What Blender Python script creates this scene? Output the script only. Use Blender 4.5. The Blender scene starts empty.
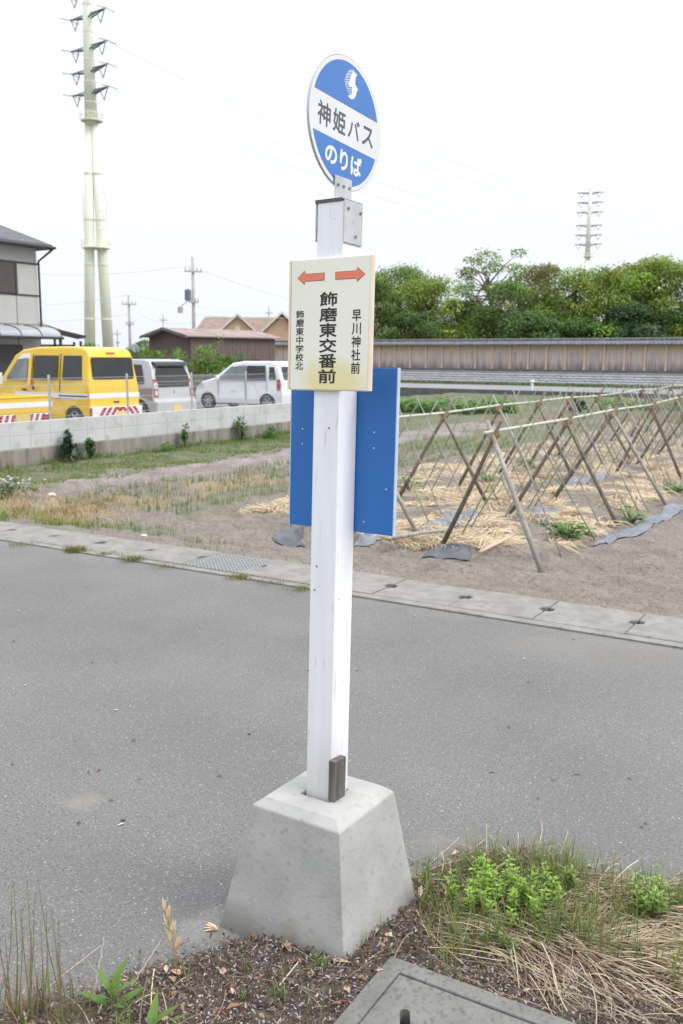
import bpy, math, random
from mathutils import Vector, Matrix, noise as mnoise
R = random.Random(7)
rad = math.radians
SC = bpy.context.scene
COL = SC.collection

# ------------------------------------------------------------------ camera
F, PIT, ROLL, CH = 934.2, rad(9.403), rad(.352), 1.698
cd = bpy.data.cameras.new('camera')
cam = bpy.data.objects.new('camera', cd); COL.objects.link(cam)
cam.matrix_world = Matrix.Translation((0, 0, CH)) @ Matrix.Rotation(rad(90) - PIT, 4, 'X') @ Matrix.Rotation(ROLL, 4, 'Z')
cd.sensor_fit = 'HORIZONTAL'; cd.sensor_width = 14.9; cd.lens = 14.9 * F / 683
cd.clip_start = .05; cd.clip_end = 3000
cd.dof.use_dof = True; cd.dof.focus_distance = 2.7; cd.dof.aperture_fstop = 4.6
SC.camera = cam

def ray(px, py):
    X, Y = px - 341.5, py - 512
    c, s = math.cos(ROLL), math.sin(ROLL)
    x, y = X * c + Y * s, -X * s + Y * c
    u, r = -y / F, x / F
    return Vector((r, math.cos(PIT) + u * math.sin(PIT), -math.sin(PIT) + u * math.cos(PIT)))
def G(px, py, z=0.):                       # survey: where a sight line meets the level z
    d = ray(px, py); return Vector((0, 0, CH)) + d * ((z - CH) / d.z)
def D(px, py, Y):                          # survey: the point at ground distance Y
    d = ray(px, py); return Vector((0, 0, CH)) + d * (Y / d.y)

# ------------------------------------------------------------------ world and light
w = bpy.data.worlds.new('World'); SC.world = w; w.use_nodes = True
nt = w.node_tree; N = nt.nodes; L = nt.links
bg = N['Background']
sky = N.new('ShaderNodeTexSky'); sky.sky_type = 'NISHITA'; sky.sun_disc = False
SUN_EL, SUN_AZ = rad(48), rad(108)         # azimuth clockwise from +Y
sky.sun_elevation = SUN_EL; sky.sun_rotation = SUN_AZ
sky.air_density = 1.; sky.dust_density = 4.; sky.ozone_density = 1.
hs = N.new('ShaderNodeHueSaturation'); hs.inputs['Saturation'].default_value = .2
L.new(sky.outputs[0], hs.inputs['Color'])
tc = N.new('ShaderNodeTexCoord'); sp = N.new('ShaderNodeSeparateXYZ'); L.new(tc.outputs['Generated'], sp.inputs[0])
mr = N.new('ShaderNodeMapRange'); mr.inputs['From Min'].default_value = 0; mr.inputs['From Max'].default_value = 1
mr.interpolation_type = 'SMOOTHSTEP'; mr.inputs['From Min'].default_value = .34; mr.inputs['To Min'].default_value = 1.; mr.inputs['To Max'].default_value = 2.3
L.new(sp.outputs['Z'], mr.inputs['Value'])
# cloud layer evens out the clear-sky brightness towards one overcast grey-white
mixc = N.new('ShaderNodeMix'); mixc.data_type = 'RGBA'; mixc.inputs['Factor'].default_value = .85
L.new(hs.outputs[0], mixc.inputs['A']); mixc.inputs['B'].default_value = (6.75, 7.1, 7.6, 1)
cn = N.new('ShaderNodeTexNoise'); cn.inputs['Scale'].default_value = 2.2; cn.inputs['Detail'].default_value = 3
L.new(tc.outputs['Generated'], cn.inputs['Vector'])
cm = N.new('ShaderNodeMapRange'); cm.inputs['To Min'].default_value = .97; cm.inputs['To Max'].default_value = 1.03
L.new(cn.outputs[0], cm.inputs['Value'])
mu0 = N.new('ShaderNodeMath'); mu0.operation = 'MULTIPLY'; lo_ = N.new('ShaderNodeMath'); lo_.operation = 'MULTIPLY_ADD'; lo_.inputs[1].default_value = .3; L.new(sp.outputs['Z'], lo_.inputs[0]); L.new(mr.outputs[0], lo_.inputs[2]); L.new(lo_.outputs[0], mu0.inputs[0]); L.new(cm.outputs[0], mu0.inputs[1])
mu = N.new('ShaderNodeVectorMath'); mu.operation = 'SCALE'
L.new(mixc.outputs['Result'], mu.inputs[0]); L.new(mu0.outputs[0], mu.inputs['Scale'])
L.new(mu.outputs[0], bg.inputs['Color']); bg.inputs['Strength'].default_value = .14
sd = bpy.data.lights.new('sun', 'SUN'); sd.energy = 1.5; sd.angle = rad(18); sd.color = (1, .97, .93)
so = bpy.data.objects.new('sun', sd); COL.objects.link(so)
dirv = Vector((math.sin(SUN_AZ) * math.cos(SUN_EL), math.cos(SUN_AZ) * math.cos(SUN_EL), math.sin(SUN_EL)))
so.rotation_euler = (-dirv).to_track_quat('-Z', 'Y').to_euler()
SC.view_settings.view_transform = 'Standard'; SC.view_settings.look = 'None'
SC.view_settings.gamma = 1; SC.view_settings.use_curve_mapping = False
SC.view_settings.exposure = .15

# ------------------------------------------------------------------ materials
def mat(name, c1, c2=None, scale=8., rough=.7, bump=0., bscale=None, detail=6, stretch=(1, 1, 1), lo=.35, hi=.65,
        c3=None, s3=None, lo3=.55, hi3=.7, metal=0., coat=0., attr=False, attr_mul=False, spec=.5, trans=0., bdist=.02):
    m = bpy.data.materials.new(name); m.use_nodes = True
    n = m.node_tree.nodes; l = m.node_tree.links; b = n['Principled BSDF']
    b.inputs['Roughness'].default_value = rough; b.inputs['Metallic'].default_value = metal
    b.inputs['Coat Weight'].default_value = coat; b.inputs['Specular IOR Level'].default_value = spec
    b.inputs['Transmission Weight'].default_value = trans
    t = n.new('ShaderNodeTexCoord'); mp = n.new('ShaderNodeMapping'); mp.inputs['Scale'].default_value = stretch
    l.new(t.outputs['Object'], mp.inputs[0])
    def nz(s, d):
        x = n.new('ShaderNodeTexNoise'); x.inputs['Scale'].default_value = s; x.inputs['Detail'].default_value = d
        l.new(mp.outputs[0], x.inputs['Vector']); return x
    def mr_(src, a, z):
        x = n.new('ShaderNodeMapRange'); x.inputs['From Min'].default_value = a; x.inputs['From Max'].default_value = z
        l.new(src, x.inputs['Value']); return x.outputs[0]
    def mx(fac, A, B, mode='MIX'):
        x = n.new('ShaderNodeMix'); x.data_type = 'RGBA'; x.blend_type = mode
        if isinstance(fac, float): x.inputs['Factor'].default_value = fac
        else: l.new(fac, x.inputs['Factor'])
        for k, v in (('A', A), ('B', B)):
            if isinstance(v, tuple): x.inputs[k].default_value = (*v, 1)
            else: l.new(v, x.inputs[k])
        return x.outputs['Result']
    cur = c1
    if c2: cur = mx(mr_(nz(scale, detail).outputs[0], lo, hi), c1, c2)
    if c3: cur = mx(mr_(nz(s3 or scale * 4, 4).outputs[0], lo3, hi3), cur, c3)
    if attr or attr_mul:
        a = n.new('ShaderNodeAttribute'); a.attribute_name = 'Col'
        if attr_mul: cur = mx(1., cur, a.outputs['Color'], 'MULTIPLY')
        else: cur = a.outputs['Color']
    if isinstance(cur, tuple): b.inputs['Base Color'].default_value = (*cur, 1)
    else: l.new(cur, b.inputs['Base Color'])
    if bump:
        bn = n.new('ShaderNodeBump'); bn.inputs['Strength'].default_value = bump; bn.inputs['Distance'].default_value = bdist
        l.new(nz(bscale or scale, 8).outputs[0], bn.inputs['Height']); l.new(bn.outputs[0], b.inputs['Normal'])
    m['h'] = 1
    return m

M = {}
def foot_stain(m, axis_z, zlo, zhi, col, s):
    n = m.node_tree.nodes; l = m.node_tree.links; b = n['Principled BSDF']; cur = b.inputs['Base Color'].links[0].from_socket
    t = n.new('ShaderNodeTexCoord'); mp = n.new('ShaderNodeMapping'); mp.inputs['Scale'].default_value = (3, 3, .5); l.new(t.outputs['Object'], mp.inputs[0])
    z = n.new('ShaderNodeTexNoise'); z.inputs['Scale'].default_value = 1.6; z.inputs['Detail'].default_value = 5; l.new(mp.outputs[0], z.inputs['Vector'])
    sp_ = n.new('ShaderNodeSeparateXYZ'); l.new(t.outputs['Object'], sp_.inputs[0])
    a = n.new('ShaderNodeMath'); a.operation = 'MULTIPLY_ADD'; l.new(z.outputs[0], a.inputs[0]); a.inputs[1].default_value = -(zhi - zlo) * 1.6; l.new(sp_.outputs['Z'], a.inputs[2])
    q = n.new('ShaderNodeMapRange'); q.inputs['From Min'].default_value = zhi - (zhi - zlo) * .8; q.inputs['From Max'].default_value = zlo - (zhi - zlo) * .8; q.inputs['To Max'].default_value = s; l.new(a.outputs[0], q.inputs['Value'])
    x = n.new('ShaderNodeMix'); x.data_type = 'RGBA'; l.new(q.outputs[0], x.inputs['Factor']); l.new(cur, x.inputs['A']); x.inputs['B'].default_value = (*col, 1); l.new(x.outputs['Result'], b.inputs['Base Color'])
def pits(m, specs):
    n = m.node_tree.nodes; l = m.node_tree.links; b = n['Principled BSDF']; cur = b.inputs['Base Color'].links[0].from_socket; t = n.new('ShaderNodeTexCoord')
    for sc, th, col, rnd in specs:
        v = n.new('ShaderNodeTexVoronoi'); v.inputs['Scale'].default_value = sc; l.new(t.outputs['Object'], v.inputs['Vector'])
        a = n.new('ShaderNodeMath'); a.operation = 'LESS_THAN'; a.inputs[1].default_value = th; l.new(v.outputs['Distance'], a.inputs[0])
        c = n.new('ShaderNodeSeparateColor'); l.new(v.outputs['Color'], c.inputs[0])
        g = n.new('ShaderNodeMath'); g.operation = 'LESS_THAN'; g.inputs[1].default_value = rnd; l.new(c.outputs[0], g.inputs[0])
        p = n.new('ShaderNodeMath'); p.operation = 'MULTIPLY'; l.new(a.outputs[0], p.inputs[0]); l.new(g.outputs[0], p.inputs[1])
        x = n.new('ShaderNodeMix'); x.data_type = 'RGBA'; l.new(p.outputs[0], x.inputs['Factor']); l.new(cur, x.inputs['A']); x.inputs['B'].default_value = (*col, 1); cur = x.outputs['Result']
    l.new(cur, b.inputs['Base Color'])
M['concrete'] = mat('concrete', (.325, .318, .302), (.40, .39, .366), 6, .88, .3, 70, c3=(.275, .265, .248), s3=36, lo3=.58, hi3=.76, bdist=.006)
pits(M['concrete'], ((60, .13, (.13, .13, .12), .045), (120, .18, (.2, .195, .185), .07)))
foot_stain(M['concrete'], 2, .0, .11, (.15, .135, .115), .75)
M['white_paint'] = mat('white_paint', (.80, .80, .83), (.74, .74, .77), 5, .55, .15, 14, stretch=(6, 6, .6), c3=(.60, .58, .55), s3=13, lo3=.64, hi3=.74, bdist=.004)
pits(M['white_paint'], ((24, .10, (.42, .38, .34), .05), (60, .12, (.5, .47, .43), .04)))
foot_stain(M['white_paint'], 2, .02, .22, (.46, .43, .39), .55)
M['galv'] = mat('galvanised_steel', (.55, .56, .57), (.46, .47, .48), 18, .45, metal=.35, c3=(.38, .37, .36), s3=40, lo3=.64, hi3=.7)
M['dark_edge'] = mat('dark_steel', (.06, .06, .065), (.1, .1, .1), 12, .5)
M['screw'] = mat('screw_metal', (.32, .3, .27), (.2, .18, .15), 60, .4, metal=.6)
M['wedge'] = mat('dark_timber', (.07, .062, .058), (.15, .135, .12), 10, .85, .5, 20, stretch=(6, 6, .5), bdist=.006)
M['sign_white'] = mat('sign_white', (.66, .67, .68), (.62, .63, .64), 6, .4)
M['sign_blue'] = mat('sign_blue', (.052, .168, .475), (.047, .155, .445), 7, .4)
M['panel_blue'] = mat('panel_blue', (.016, .128, .40), (.021, .142, .43), 4, .45, c3=(.05, .14, .4), s3=25, lo3=.68, hi3=.74)
M['panel_edge'] = mat('panel_edge', (.45, .55, .68), (.38, .48, .62), 8, .5)
M['ink_grey'] = mat('ink_grey', (.09, .09, .10), (.075, .075, .08), 30, .5)
M['ink_black'] = mat('ink_black', (.014, .014, .015), (.02, .02, .02), 30, .5)
M['ink_white'] = mat('ink_white', (.70, .71, .73), (.66, .67, .68), 30, .5)
M['arrow'] = mat('arrow_orange', (.75, .18, .09), (.68, .22, .14), 60, .55, stretch=(1, 1, 5))
M['arrow_line'] = mat('arrow_outline', (.14, .07, .05), None, rough=.6)
M['board_edge'] = mat('board_edge_wood', (.78, .66, .53), (.72, .59, .46), 10, .7, stretch=(5, 5, .7))
# the yellowed lower part of the name board is a stain in the paint
m = mat('board_cream', (.80, .785, .67), (.765, .75, .635), 5, .5)
n = m.node_tree.nodes; l = m.node_tree.links; b = n['Principled BSDF']
base = b.inputs['Base Color'].links[0].from_socket
t = n.new('ShaderNodeTexCoord'); sub = n.new('ShaderNodeVectorMath'); sub.operation = 'SUBTRACT'; sub.inputs[1].default_value = (.025, -.058, 1.225)
nzz = n.new('ShaderNodeTexNoise'); nzz.inputs['Scale'].default_value = 16; nzz.inputs['Detail'].default_value = 4
l.new(t.outputs['Object'], nzz.inputs['Vector'])
l.new(t.outputs['Object'], sub.inputs[0])
sc_ = n.new('ShaderNodeVectorMath'); sc_.operation = 'MULTIPLY'; sc_.inputs[1].default_value = (1, 0, 1.5); l.new(sub.outputs[0], sc_.inputs[0])
ln = n.new('ShaderNodeVectorMath'); ln.operation = 'LENGTH'; l.new(sc_.outputs[0], ln.inputs[0])
ad = n.new('ShaderNodeMath'); ad.operation = 'MULTIPLY_ADD'; l.new(nzz.outputs[0], ad.inputs[0]); ad.inputs[1].default_value = .06; l.new(ln.outputs['Value'], ad.inputs[2])
mp_ = n.new('ShaderNodeMapRange'); mp_.inputs['From Min'].default_value = .155; mp_.inputs['From Max'].default_value = .10
mp_.inputs['To Max'].default_value = .62
l.new(ad.outputs[0], mp_.inputs['Value'])
mxx = n.new('ShaderNodeMix'); mxx.data_type = 'RGBA'; l.new(mp_.outputs[0], mxx.inputs['Factor']); l.new(base, mxx.inputs['A']); mxx.inputs['B'].default_value = (.72, .60, .19, 1)
l.new(mxx.outputs['Result'], b.inputs['Base Color'])
M['board'] = m

def asphalt_material():
    m = mat('asphalt', (.132, .127, .121), (.176, .169, .161), .8, .92, .6, 130, c3=(.108, .104, .099), s3=110, lo3=.46, hi3=.62, bdist=.006)
    n = m.node_tree.nodes; l = m.node_tree.links; b = n['Principled BSDF']
    cur = b.inputs['Base Color'].links[0].from_socket
    t = n.new('ShaderNodeTexCoord')
    def mix(fac, A, col):
        x = n.new('ShaderNodeMix'); x.data_type = 'RGBA'; l.new(fac, x.inputs['Factor']); l.new(A, x.inputs['A']); x.inputs['B'].default_value = (*col, 1); return x.outputs['Result']
    for sc, th, col, rnd in ((110, .17, (.215, .205, .195), .4), (75, .13, (.29, .28, .265), .10), (26, .05, (.42, .41, .39), .08), (70, .13, (.085, .082, .078), .3)):
        v = n.new('ShaderNodeTexVoronoi'); v.inputs['Scale'].default_value = sc
        mpn = n.new('ShaderNodeMapping'); mpn.inputs['Location'].default_value = (sc, 3 * sc, 0); l.new(t.outputs['Object'], mpn.inputs[0]); l.new(mpn.outputs[0], v.inputs['Vector'])
        a = n.new('ShaderNodeMath'); a.operation = 'LESS_THAN'; a.inputs[1].default_value = th * 2; l.new(v.outputs['Distance'], a.inputs[0])
        s = n.new('ShaderNodeSeparateColor'); l.new(v.outputs['Color'], s.inputs[0])
        g = n.new('ShaderNodeMath'); g.operation = 'LESS_THAN'; g.inputs[1].default_value = rnd; l.new(s.outputs[0], g.inputs[0])
        p = n.new('ShaderNodeMath'); p.operation = 'MULTIPLY'; l.new(a.outputs[0], p.inputs[0]); l.new(g.outputs[0], p.inputs[1])
        cur = mix(p.outputs[0], cur, col)
    grain = n.new('ShaderNodeTexNoise'); grain.inputs['Scale'].default_value = 110; grain.inputs['Detail'].default_value = 3; l.new(t.outputs['Object'], grain.inputs['Vector'])
    nz = n.new('ShaderNodeTexNoise'); nz.inputs['Scale'].default_value = 14; nz.inputs['Detail'].default_value = 8; l.new(t.outputs['Object'], nz.inputs['Vector'])
    for (px, py, r, col, s) in ((82, 802, .085, (.24, .22, .19), .7), (436, 842, .075, (.23, .19, .165), .6), (470, 858, .2, (.17, .155, .14), .55), (215, 925, .10, (.27, .255, .23), .85), (560, 645, .32, (.19, .165, .14), .7),
                              (640, 655, .4, (.17, .155, .135), .6), (170, 626, .12, (.16, .145, .13), .6), (370, 745, .2, (.14, .135, .13), .5)):
        c = G(px, py)
        sb = n.new('ShaderNodeVectorMath'); sb.operation = 'DISTANCE'; sb.inputs[1].default_value = c; l.new(t.outputs['Object'], sb.inputs[0])
        ad = n.new('ShaderNodeMath'); ad.operation = 'MULTIPLY_ADD'; l.new(nz.outputs[0], ad.inputs[0]); ad.inputs[1].default_value = r * 1.6; l.new(sb.outputs['Value'], ad.inputs[2])
        q = n.new('ShaderNodeMapRange'); q.inputs['From Min'].default_value = r * 2.0; q.inputs['From Max'].default_value = r * 1.1; q.inputs['To Max'].default_value = s; l.new(ad.outputs[0], q.inputs['Value'])
        gq = n.new('ShaderNodeMapRange'); gq.inputs['From Min'].default_value = .42; gq.inputs['From Max'].default_value = .58; gq.inputs['To Min'].default_value = .25; l.new(grain.outputs[0], gq.inputs['Value'])
        gm = n.new('ShaderNodeMath'); gm.operation = 'MULTIPLY'; l.new(q.outputs[0], gm.inputs[0]); l.new(gq.outputs[0], gm.inputs[1])
        cur = mix(gm.outputs[0], cur, col)
    dt = n.new('ShaderNodeVectorMath'); dt.operation = 'DOT_PRODUCT'; dt.inputs[1].default_value = (.521, .8536, 0); l.new(t.outputs['Object'], dt.inputs[0])
    a2 = n.new('ShaderNodeMath'); a2.operation = 'MULTIPLY_ADD'; n3 = n.new('ShaderNodeTexNoise'); n3.inputs['Scale'].default_value = 1.7; n3.inputs['Detail'].default_value = 7; l.new(t.outputs['Object'], n3.inputs['Vector'])
    l.new(n3.outputs[0], a2.inputs[0]); a2.inputs[1].default_value = .9; l.new(dt.outputs['Value'], a2.inputs[2])
    q2 = n.new('ShaderNodeMapRange'); q2.inputs['From Min'].default_value = 5.85; q2.inputs['From Max'].default_value = 6.15; q2.inputs['To Max'].default_value = .55; l.new(a2.outputs[0], q2.inputs['Value'])
    g2 = n.new('ShaderNodeMath'); g2.operation = 'MULTIPLY'; l.new(q2.outputs[0], g2.inputs[0]); l.new(grain.outputs[0], g2.inputs[1])
    cur = mix(g2.outputs[0], cur, (.26, .23, .20))
    l.new(cur, b.inputs['Base Color'])
    return m
M['asphalt'] = asphalt_material()
M['lot'] = mat('lot_gravel', (.16, .155, .15), (.2, .195, .19), 3, .9, .4, 60)
M['far_road'] = mat('far_asphalt', (.20, .20, .205), (.23, .23, .23), .6, .9)
M['soil'] = mat('soil', (.84, .83, .82), (.62, .61, .60), 4, .95, 1., 16, c3=(.46, .44, .43), s3=30, lo3=.5, hi3=.68, attr_mul=True, bdist=.06)
M['ground'] = mat('wild_ground', (.10, .11, .05), (.15, .13, .09), .4, .95)
M['cover'] = mat('gutter_concrete', (.19, .178, .16), (.25, .236, .215), 6, .9, .4, 70, c3=(.17, .16, .145), s3=14, lo3=.52, hi3=.72, bdist=.006)
M['gap'] = mat('gap_dark', (.03, .027, .024), (.05, .045, .04), 30, .95)  # near-black floor below the gutter covers and in the hand hole
M['grate'] = mat('grating_steel', (.31, .31, .305), (.26, .26, .255), 20, .7, metal=.1)
M['lid'] = mat('lid_concrete', (.135, .13, .12), (.18, .175, .162), 11, .92, .6, 90, c3=(.10, .096, .088), s3=70, lo3=.52, hi3=.7, bdist=.005)
M['verge'] = mat('verge_soil', (.085, .066, .055), (.135, .108, .09), 14, .95, .9, 40, c3=(.05, .038, .033), s3=60, lo3=.5, hi3=.66, bdist=.02)
M['leafy'] = mat('vertex_leaf', (1, 1, 1), None, rough=.6, attr=True, spec=.3)
def translucent(m, f):
    n = m.node_tree.nodes; l = m.node_tree.links; b = n['Principled BSDF']; o = n['Material Output']
    t = n.new('ShaderNodeBsdfTranslucent'); x = n.new('ShaderNodeMixShader'); x.inputs[0].default_value = f
    l.new(b.inputs['Base Color'].links[0].from_socket, t.inputs['Color']); l.new(b.outputs[0], x.inputs[1]); l.new(t.outputs[0], x.inputs[2]); l.new(x.outputs[0], o.inputs['Surface'])
translucent(M['leafy'], .38)
M['tree_leaf'] = mat('tree_leaf', (1, 1, 1), None, rough=.55, attr=True, spec=.3); translucent(M['tree_leaf'], .22)
M['litter'] = mat('vertex_litter', (1, 1, 1), None, rough=.85, attr=True, spec=.2)
M['straw'] = mat('vertex_straw', (1, 1, 1), None, rough=.75, attr=True, spec=.3)
M['film'] = mat('mulch_film', (.11, .12, .14), (.19, .20, .225), 7, .45, .6, 9, bdist=.03)
M['film_dark'] = mat('mulch_film_dark', (.045, .048, .055), (.09, .095, .105), 7, .4, .6, 9, bdist=.03)
M['pole_wood'] = mat('weathered_pole', (.125, .10, .078), (.22, .185, .15), 9, .85, .4, 25, stretch=(3, 3, 1), c3=(.12, .09, .07), s3=14)
M['pole_grey'] = mat('weathered_grey_pole', (.27, .25, .225), (.38, .355, .32), 9, .85, .4, 25, c3=(.18, .16, .14), s3=14)
M['bamboo'] = mat('pale_rail', (.44, .44, .38), (.54, .54, .47), 4, .5)
M['stake'] = mat('green_stake', (.16, .20, .12), (.25, .28, .19), 6, .6)
M['twine'] = mat('straw_twine', (.34, .25, .13), (.22, .15, .08), 40, .9)
M['block'] = mat('block_white', (.44, .44, .435), (.52, .52, .515), 1.4, .85, .2, 40, c3=(.37, .365, .35), s3=4)
M['mortar'] = mat('block_joint', (.38, .38, .385), (.42, .42, .42), 9, .9)
M['old_conc'] = mat('old_concrete', (.20, .18, .152), (.30, .277, .24), 2.2, .92, .4, 40, stretch=(1.6, 1.6, .35), c3=(.12, .11, .095), s3=4, lo3=.50, hi3=.72, bdist=.01)
M['fence'] = mat('fence_zinc', (.50, .50, .50), (.44, .44, .44), 10, .5, metal=.2)
M['yellow'] = mat('car_yellow', (.80, .52, .02), (.77, .495, .018), 2, .3, coat=.5)
M['car_white'] = mat('car_white', (.76, .77, .79), (.73, .74, .76), 2, .3, coat=.5)
M['car_silver'] = mat('car_silver', (.52, .525, .535), (.48, .485, .49), 2, .32, coat=.5, metal=.15)
M['car_taupe'] = mat('car_taupe', (.26, .235, .20), (.29, .265, .225), 3, .35, coat=.4)
M['stripe'] = mat('van_stripe', (.78, .78, .78), (.74, .74, .74), 4, .4)
M['glass'] = mat('tinted_glass', (.012, .013, .015), (.02, .021, .023), 3, .06, spec=.6)
M['glass_l'] = mat('bright_painted_glass', (.10, .12, .125), (.20, .225, .23), 1.6, .05, spec=.6)  # opaque; the brightness seen through the windows is put into its colour
M['rubber'] = mat('tyre_rubber', (.022, .022, .023), (.03, .03, .03), 20, .85)
M['rim'] = mat('wheel_alloy', (.48, .49, .5), (.42, .43, .44), 9, .35, metal=.6)
M['blackp'] = mat('black_plastic', (.025, .025, .026), (.035, .035, .036), 20, .6)
M['red_l'] = mat('red_lens', (.42, .02, .02), (.34, .015, .018), 12, .2, coat=.4)
M['clear_l'] = mat('clear_lens', (.6, .58, .56), (.5, .48, .47), 12, .2)
M['haz_red'] = mat('hazard_red', (.42, .035, .045), (.36, .03, .04), 9, .4)
M['plate'] = mat('plate_yellow', (.74, .56, .17), (.70, .53, .15), 9, .5)
M['chrome'] = mat('badge_metal', (.5, .5, .52), (.42, .42, .43), 9, .25, metal=.8)
M['hwall'] = mat('house_wall', (.40, .395, .375), (.44, .43, .41), 1.6, .85, .1, 20)
M['hroof'] = mat('slate_roof', (.075, .077, .087), (.115, .117, .128), 3, .7, .4, 8, stretch=(1, 1, 3))
M['htrim'] = mat('dark_trim', (.035, .033, .035), (.05, .047, .048), 5, .5)
M['shutter'] = mat('shutter', (.055, .047, .045), (.075, .066, .062), 3, .5, stretch=(1, 1, 14))
M['canopy'] = mat('polycarbonate', (.30, .31, .335), (.36, .37, .40), 1.2, .25)
M['shed'] = mat('shed_brown', (.115, .08, .074), (.145, .105, .097), 2, .7, .2, 6, stretch=(3, 3, .4))
M['shed_roof'] = mat('rust_roof', (.22, .15, .125), (.29, .225, .195), 1.1, .7, .2, 6, c3=(.36, .29, .26), s3=1.6)
M['cream'] = mat('cream_trim', (.66, .62, .54), (.6, .56, .49), 3, .7)
M['orange_wall'] = mat('orange_render', (.56, .36, .25), (.60, .40, .28), 1.2, .85)
M['brown_tile'] = mat('brown_tiles', (.20, .14, .115), (.27, .20, .165), 1.4, .8, .4, 5, stretch=(1, 1, 2.5))
M['blue_tile'] = mat('blue_tiles', (.13, .15, .18), (.18, .2, .23), 1.4, .8)
M['pale_wall'] = mat('pale_render', (.55, .55, .53), (.6, .6, .58), 1.4, .8)
M['tower'] = mat('tower_cream', (.68, .68, .56), (.73, .73, .62), .35, .55, stretch=(1, 1, .3))
M['arm'] = mat('arm_grey', (.10, .125, .145), (.13, .155, .175), 1, .5)
M['insul'] = mat('insulator', (.30, .32, .38), (.36, .38, .44), 3, .4)
M['wire'] = mat('wire', (.50, .52, .56), (.54, .56, .6), 1, .5)
M['upole'] = mat('pole_concrete', (.34, .335, .325), (.40, .395, .38), 3, .85)
M['roof_tile'] = mat('wall_tiles', (.085, .086, .098), (.14, .14, .15), 3, .55)
M['plaster'] = mat('ochre_plaster', (.44, .345, .235), (.50, .40, .28), .8, .9)
M['boards'] = mat('weathered_boards', (.42, .355, .32), (.51, .435, .39), 2.2, .9, stretch=(3.2, 3.2, .28), c3=(.33, .28, .26), s3=1.2, lo3=.48, hi3=.7)
foot_stain(M['boards'], 2, .85, 1.55, (.10, .09, .088), .9)
M['wood_post'] = mat('cedar_post', (.50, .37, .28), (.56, .42, .33), 2, .85, stretch=(3, 3, .4))
M['footing'] = mat('footing_stone', (.10, .10, .105), (.15, .15, .15), 3, .9)
M['revet'] = mat('revetment_block', (.36, .365, .38), (.45, .455, .47), 1.8, .9, c3=(.33, .335, .345), s3=5)
M['bark'] = mat('bark', (.10, .085, .07), (.17, .15, .13), 5, .9, .5, 10, stretch=(2, 2, .6))
M['stone_white'] = mat('stone_white', (.66, .66, .65), (.6, .6, .6), 9, .8)

# ------------------------------------------------------------------ mesh builder
class MB:
    def __init__(s): s.v = []; s.f = []; s.c = []; s.mi = []; s.col = None
    def add(s, vs, fs, mi=0, col=None):
        o = len(s.v); s.v += [tuple(p) for p in vs]
        for f in fs: s.f.append(tuple(o + i for i in f)); s.mi.append(mi)
        if col is not None: s.c += [col] * len(vs)
    def box(s, a, b, mi=0, T=None):
        (x0, y0, z0), (x1, y1, z1) = a, b
        vs = [Vector(p) for p in ((x0, y0, z0), (x1, y0, z0), (x1, y1, z0), (x0, y1, z0), (x0, y0, z1), (x1, y0, z1), (x1, y1, z1), (x0, y1, z1))]
        if T: vs = [T @ p for p in vs]
        s.add(vs, [(0, 3, 2, 1), (4, 5, 6, 7), (0, 1, 5, 4), (1, 2, 6, 5), (2, 3, 7, 6), (3, 0, 4, 7)], mi)
    def frustum(s, pts0, pts1, mi=0):
        n = len(pts0); s.add(list(pts0) + list(pts1), [tuple(range(n))[::-1], tuple(range(n, 2 * n))] + [(i, (i + 1) % n, n + (i + 1) % n, n + i) for i in range(n)], mi)
    def tube(s, pts, rs, n=8, mi=0, col=None, cap=True):
        pts = [Vector(p) for p in pts]
        if not hasattr(rs, '__len__'): rs = [rs] * len(pts)
        vs = []; fs = []
        for i, p in enumerate(pts):
            d = (pts[min(i + 1, len(pts) - 1)] - pts[max(i - 1, 0)]).normalized()
            a = d.orthogonal().normalized() if i == 0 else (a - d * a.dot(d)).normalized()
            b = d.cross(a)
            for k in range(n):
                t = 2 * math.pi * k / n; vs.append(p + (a * math.cos(t) + b * math.sin(t)) * rs[i])
        for i in range(len(pts) - 1):
            for k in range(n): fs.append((i * n + k, i * n + (k + 1) % n, (i + 1) * n + (k + 1) % n, (i + 1) * n + k))
        if cap: fs += [tuple(range(n))[::-1], tuple(range((len(pts) - 1) * n, len(pts) * n))]
        s.add(vs, fs, mi, col)
    def prism(s, poly, fn, d0, d1, mi=0):       # poly 2d, fn(u,v,d)->point
        n = len(poly)
        s.add([fn(u, v, d0) for u, v in poly] + [fn(u, v, d1) for u, v in poly],
              [tuple(range(n))[::-1], tuple(range(n, 2 * n))] + [(i, (i + 1) % n, n + (i + 1) % n, n + i) for i in range(n)], mi)
    def build(s, name, mats, parent=None, smooth=False, bevel=0., seg=2, loc=None):
        me = bpy.data.meshes.new(name); me.from_pydata(s.v, [], s.f)
        mats = mats if isinstance(mats, (list, tuple)) else [mats]
        for x in mats: me.materials.append(M[x] if isinstance(x, str) else x)
        if len(mats) > 1: me.polygons.foreach_set('material_index', s.mi)
        if s.c:
            ca = me.color_attributes.new('Col', 'FLOAT_COLOR', 'POINT')
            ca.data.foreach_set('color', [x for c in s.c for x in (c[0], c[1], c[2], 1.)])
        if smooth: me.polygons.foreach_set('use_smooth', [True] * len(me.polygons))
        me.update()
        o = bpy.data.objects.new(name, me); COL.objects.link(o)
        if parent: o.parent = parent
        if loc: o.location = loc
        if bevel:
            bm = o.modifiers.new('b', 'BEVEL'); bm.width = bevel; bm.segments = seg; bm.limit_method = 'ANGLE'; bm.angle_limit = rad(40)
        return o
def tag(o, label=None, cat=None, group=None, kind=None):
    for k, v in (('label', label), ('category', cat), ('group', group), ('kind', kind)):
        if v: o[k] = v
    return o
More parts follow.
